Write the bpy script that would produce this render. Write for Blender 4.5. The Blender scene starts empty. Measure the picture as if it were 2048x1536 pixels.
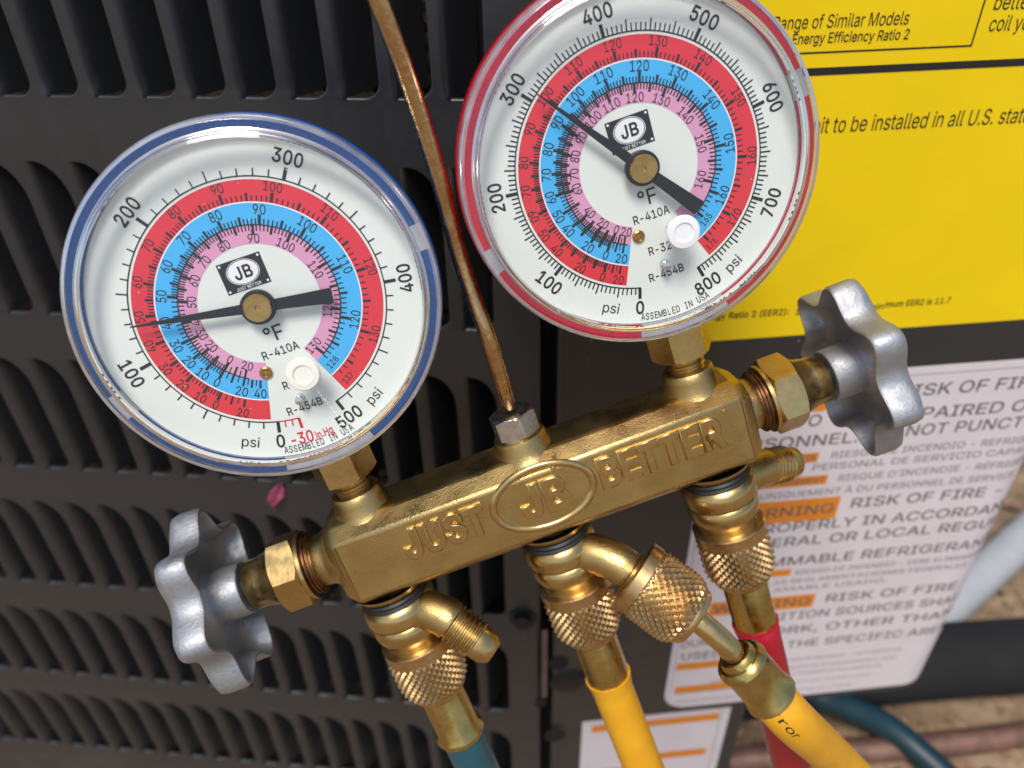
import bpy, math, random
import numpy as np
from mathutils import Matrix, Vector, noise as mnoise
from mathutils.geometry import delaunay_2d_cdt

random.seed(7)
K = 0.001                       # every length below is in millimetres
SC = bpy.context.scene
COL = SC.collection

# ------------------------------------------------------------------ camera
FPX, CX, CY = 1538.0, 1024.0, 768.0          # focal length of the phone lens in photo pixels
nrm = lambda v: np.array(v, float) / np.linalg.norm(v)
UPC = nrm([-0.025, 1.0, 0.715])              # world up seen from the camera (it looks down about 36 degrees)
XC = nrm(np.array([1.0, 0, 0]) - UPC * UPC[0])
ZC = np.cross(XC, UPC)
RW = np.array([XC, -ZC, UPC])                # camera axes -> world axes
CAMH = 560.0                                 # camera height above the soil
W = lambda c: RW @ np.array(c, float) + np.array([0, 0, CAMH])
ray = lambda p: np.array([(p[0] - CX) / FPX, -(p[1] - CY) / FPX, -1.0])

cam_d = bpy.data.cameras.new("camera")
cam = bpy.data.objects.new("camera", cam_d)
COL.objects.link(cam)
cm = Matrix.Identity(4)
for i in range(3):
    for j in range(3):
        cm[i][j] = RW[i][j]
cm.translation = Vector((0, 0, CAMH * K))
cam.matrix_world = cm
cam_d.sensor_width = 36.0
cam_d.lens = 36.0 * FPX / 2048.0
cam_d.clip_start = 0.005
cam_d.clip_end = 200.0
cam_d.dof.use_dof = True
cam_d.dof.focus_distance = 0.188
cam_d.dof.aperture_fstop = 11.5
SC.camera = cam

# ------------------------------------------------------------------ world, sun, exposure
SUN_EL, SUN_AZ = math.radians(62), math.radians(195)     # azimuth from +Y, clockwise
wd = bpy.data.worlds.new("World")
SC.world = wd
wd.use_nodes = True
nt = wd.node_tree
nt.nodes.clear()
sky = nt.nodes.new("ShaderNodeTexSky")
sky.sky_type = 'NISHITA'
sky.sun_disc = False
sky.sun_elevation = SUN_EL
sky.sun_rotation = SUN_AZ
sky.air_density = 1.0
sky.dust_density = 2.0
sky.ozone_density = 0.6
bg = nt.nodes.new("ShaderNodeBackground")
bg.inputs[1].default_value = 0.08
wo = nt.nodes.new("ShaderNodeOutputWorld")
nt.links.new(sky.outputs[0], bg.inputs[0])
nt.links.new(bg.outputs[0], wo.inputs[0])
sl = bpy.data.lights.new("sun", 'SUN')
sl.energy = 1.5
sl.angle = math.radians(20)
sl.color = (1.0, 0.96, 0.91)
so = bpy.data.objects.new("sun", sl)
COL.objects.link(so)
sdir = Vector((math.sin(SUN_AZ) * math.cos(SUN_EL), math.cos(SUN_AZ) * math.cos(SUN_EL), math.sin(SUN_EL)))
so.rotation_euler = sdir.to_track_quat('Z', 'Y').to_euler()
SC.view_settings.view_transform = 'Standard'
SC.view_settings.look = 'None'
SC.view_settings.exposure = 0.9
SC.view_settings.gamma = 1.0
SC.cycles.max_bounces = 12
SC.cycles.transparent_max_bounces = 16
SC.cycles.use_denoising = True

# ------------------------------------------------------------------ helpers
def thing(name, label=None, cat=None, group=None, kind=None, mat=None, parent=None):
    o = bpy.data.objects.new(name, None)
    o.empty_display_size = 0.01
    COL.objects.link(o)
    if parent is not None:
        o.parent = parent
    if mat is not None:
        o.matrix_local = mat
    tag(o, label, cat, group, kind)
    return o

def tag(o, label=None, cat=None, group=None, kind=None):
    if label: o["label"] = label
    if cat: o["category"] = cat
    if group: o["group"] = group
    if kind: o["kind"] = kind
    return o

def mesh_data(name, V, F, mat, smooth=True, angle=40):
    me = bpy.data.meshes.new(name)
    me.from_pydata([tuple(v) for v in (np.asarray(V, float) * K)], [], [tuple(int(i) for i in f) for f in F])
    me.materials.append(mat)
    me.update()
    if smooth:
        me.polygons.foreach_set("use_smooth", [True] * len(me.polygons))
        me.set_sharp_from_angle(angle=math.radians(angle))
    return me

def mk(name, V, F, mat, parent=None, smooth=True, angle=40, loc=None, label=None):
    o = bpy.data.objects.new(name, mesh_data(name, V, F, mat, smooth, angle))
    COL.objects.link(o)
    if parent is not None:
        o.parent = parent
    if loc is not None:
        o.matrix_local = loc
    if label: o["label"] = label
    return o

def join(*parts):
    V, F, n = [], [], 0
    for v, f in parts:
        V.append(np.asarray(v, float).reshape(-1, 3))
        F += [tuple(i + n for i in q) for q in f]
        n += len(v)
    return np.vstack(V), F

def tf(vf, M):
    v = np.asarray(vf[0], float)
    return v @ np.array(M)[:3, :3].T + np.array(M)[:3, 3], vf[1]

def frame(o, z, x=None):
    """4x4 with local z along z, origin o."""
    z = nrm(z)
    if x is None:
        x = np.array([1.0, 0, 0]) if abs(z[0]) < 0.9 else np.array([0, 0, 1.0])
    x = nrm(np.array(x, float) - z * np.dot(x, z))
    M = np.eye(4)
    M[:3, 0], M[:3, 1], M[:3, 2], M[:3, 3] = x, np.cross(z, x), z, o
    return M

def bmat(M):
    M = np.array(M, float).copy()
    M[:3, 3] *= K
    return Matrix([list(r) for r in M])

def lathe(prof, seg=64, closed=False, fun=None, a0=0.0, a1=2 * math.pi):
    """prof: list of (r, h). fun(phi) scales radius."""
    full = abs(a1 - a0 - 2 * math.pi) < 1e-6
    n = seg if full else seg + 1
    V, F = [], []
    for r, h in prof:
        for k in range(n):
            a = a0 + (a1 - a0) * k / seg
            rr = r if fun is None else fun(a, r, h)
            V.append((rr * math.cos(a), rr * math.sin(a), h))
    m = len(prof)
    for j in range(m if closed else m - 1):
        j2 = (j + 1) % m
        for k in range(seg):
            k2 = (k + 1) % n if full else k + 1
            F.append((j * n + k, j * n + k2, j2 * n + k2, j2 * n + k))
    if not full and closed:
        F.append(tuple(j * n for j in range(m)))
        F.append(tuple(j * n + seg for j in reversed(range(m))))
    return np.array(V), F

def tube(path, rad, seg=20, caps=True):
    """path: Nx3; rad number or list."""
    P = np.array(path, float)
    n = len(P)
    rad = [rad] * n if np.isscalar(rad) else rad
    T = np.gradient(P, axis=0)
    T /= np.linalg.norm(T, axis=1)[:, None]
    x = np.array([0.0, 0, 1]) if abs(T[0][2]) < 0.9 else np.array([1.0, 0, 0])
    V, F = [], []
    fr = []
    for i in range(n):
        x = x - T[i] * np.dot(x, T[i])
        x /= np.linalg.norm(x)
        y = np.cross(T[i], x)
        fr.append((x.copy(), y))
        for k in range(seg):
            a = 2 * math.pi * k / seg
            V.append(P[i] + rad[i] * (math.cos(a) * x + math.sin(a) * y))
    for i in range(n - 1):
        for k in range(seg):
            k2 = (k + 1) % seg
            F.append((i * seg + k, i * seg + k2, (i + 1) * seg + k2, (i + 1) * seg + k))
    if caps:
        F.append(tuple(reversed(range(seg))))
        F.append(tuple((n - 1) * seg + k for k in range(seg)))
    return np.array(V), F

def spline(pts, n=12):
    """Catmull-Rom through pts."""
    P = np.array(pts, float)
    P = np.vstack([2 * P[0] - P[1], P, 2 * P[-1] - P[-2]])
    out = []
    for i in range(1, len(P) - 2):
        for k in range(n):
            t = k / n
            a, b, c, d = P[i - 1], P[i], P[i + 1], P[i + 2]
            out.append(0.5 * ((2 * b) + (c - a) * t + (2 * a - 5 * b + 4 * c - d) * t * t + (3 * b - a - 3 * c + d) * t ** 3))
    out.append(P[-2])
    return np.array(out)

def prism(poly, h0, h1):
    n = len(poly)
    V = [(x, y, h0) for x, y in poly] + [(x, y, h1) for x, y in poly]
    F = [tuple(reversed(range(n))), tuple(range(n, 2 * n))]
    F += [(k, (k + 1) % n, n + (k + 1) % n, n + k) for k in range(n)]
    return np.array(V), F

def ngon(r, n, ph=0.0):
    return [(r * math.cos(ph + 2 * math.pi * k / n), r * math.sin(ph + 2 * math.pi * k / n)) for k in range(n)]

def hexnut(r, h0, h1, ch=0.9, ph=0.0, seg=72):
    """hexagon of corner radius r between h0 and h1 with the turned chamfer of a real nut at both ends"""
    def rad(a):
        b = (a - ph + math.pi / 6) % (math.pi / 3) - math.pi / 6
        return r * math.cos(math.pi / 6) / math.cos(b)
    rin = r * math.cos(math.pi / 6) * 0.985
    prof = [(rin * 0.55, h0), (rin, h0)]
    V, F = [], []
    rows = []
    def row(f, hfun):
        rows.append([(f(2 * math.pi * k / seg), hfun(2 * math.pi * k / seg), 2 * math.pi * k / seg) for k in range(seg)])
    sg = 1 if h1 > h0 else -1
    # the chamfer cone cuts the corners: corners start lower than the flats
    cut = lambda a: (rad(a) - rin) * 0.55
    row(lambda a: rin * 0.5, lambda a: h0)
    row(lambda a: rin, lambda a: h0)
    row(rad, lambda a: h0 + sg * (cut(a) + 0.12))
    row(rad, lambda a: h1 - sg * (cut(a) + 0.12))
    row(lambda a: rin, lambda a: h1)
    row(lambda a: rin * 0.5, lambda a: h1)
    for rr in rows:
        for q, h, a in rr:
            V.append((q * math.cos(a), q * math.sin(a), h))
    for j in range(len(rows) - 1):
        for k in range(seg):
            k2 = (k + 1) % seg
            F.append((j * seg + k, j * seg + k2, (j + 1) * seg + k2, (j + 1) * seg + k))
    return np.array(V), F

def thread(r, h0, h1, pitch=1.1, depth=0.55, r_core=None):
    prof = [(r * 0.5, h0), (r - depth, h0)]
    n = max(2, int(round(abs(h1 - h0) / pitch)))
    for k in range(n):
        a = h0 + (h1 - h0) * (k + 0.1) / n
        b = h0 + (h1 - h0) * (k + 0.42) / n
        c = h0 + (h1 - h0) * (k + 0.58) / n
        d = h0 + (h1 - h0) * (k + 0.95) / n
        prof += [(r - depth, a), (r, b), (r, c), (r - depth, d)]
    prof += [(r - depth, h1), (r * 0.5, h1)]
    return lathe(prof, 56)

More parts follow.
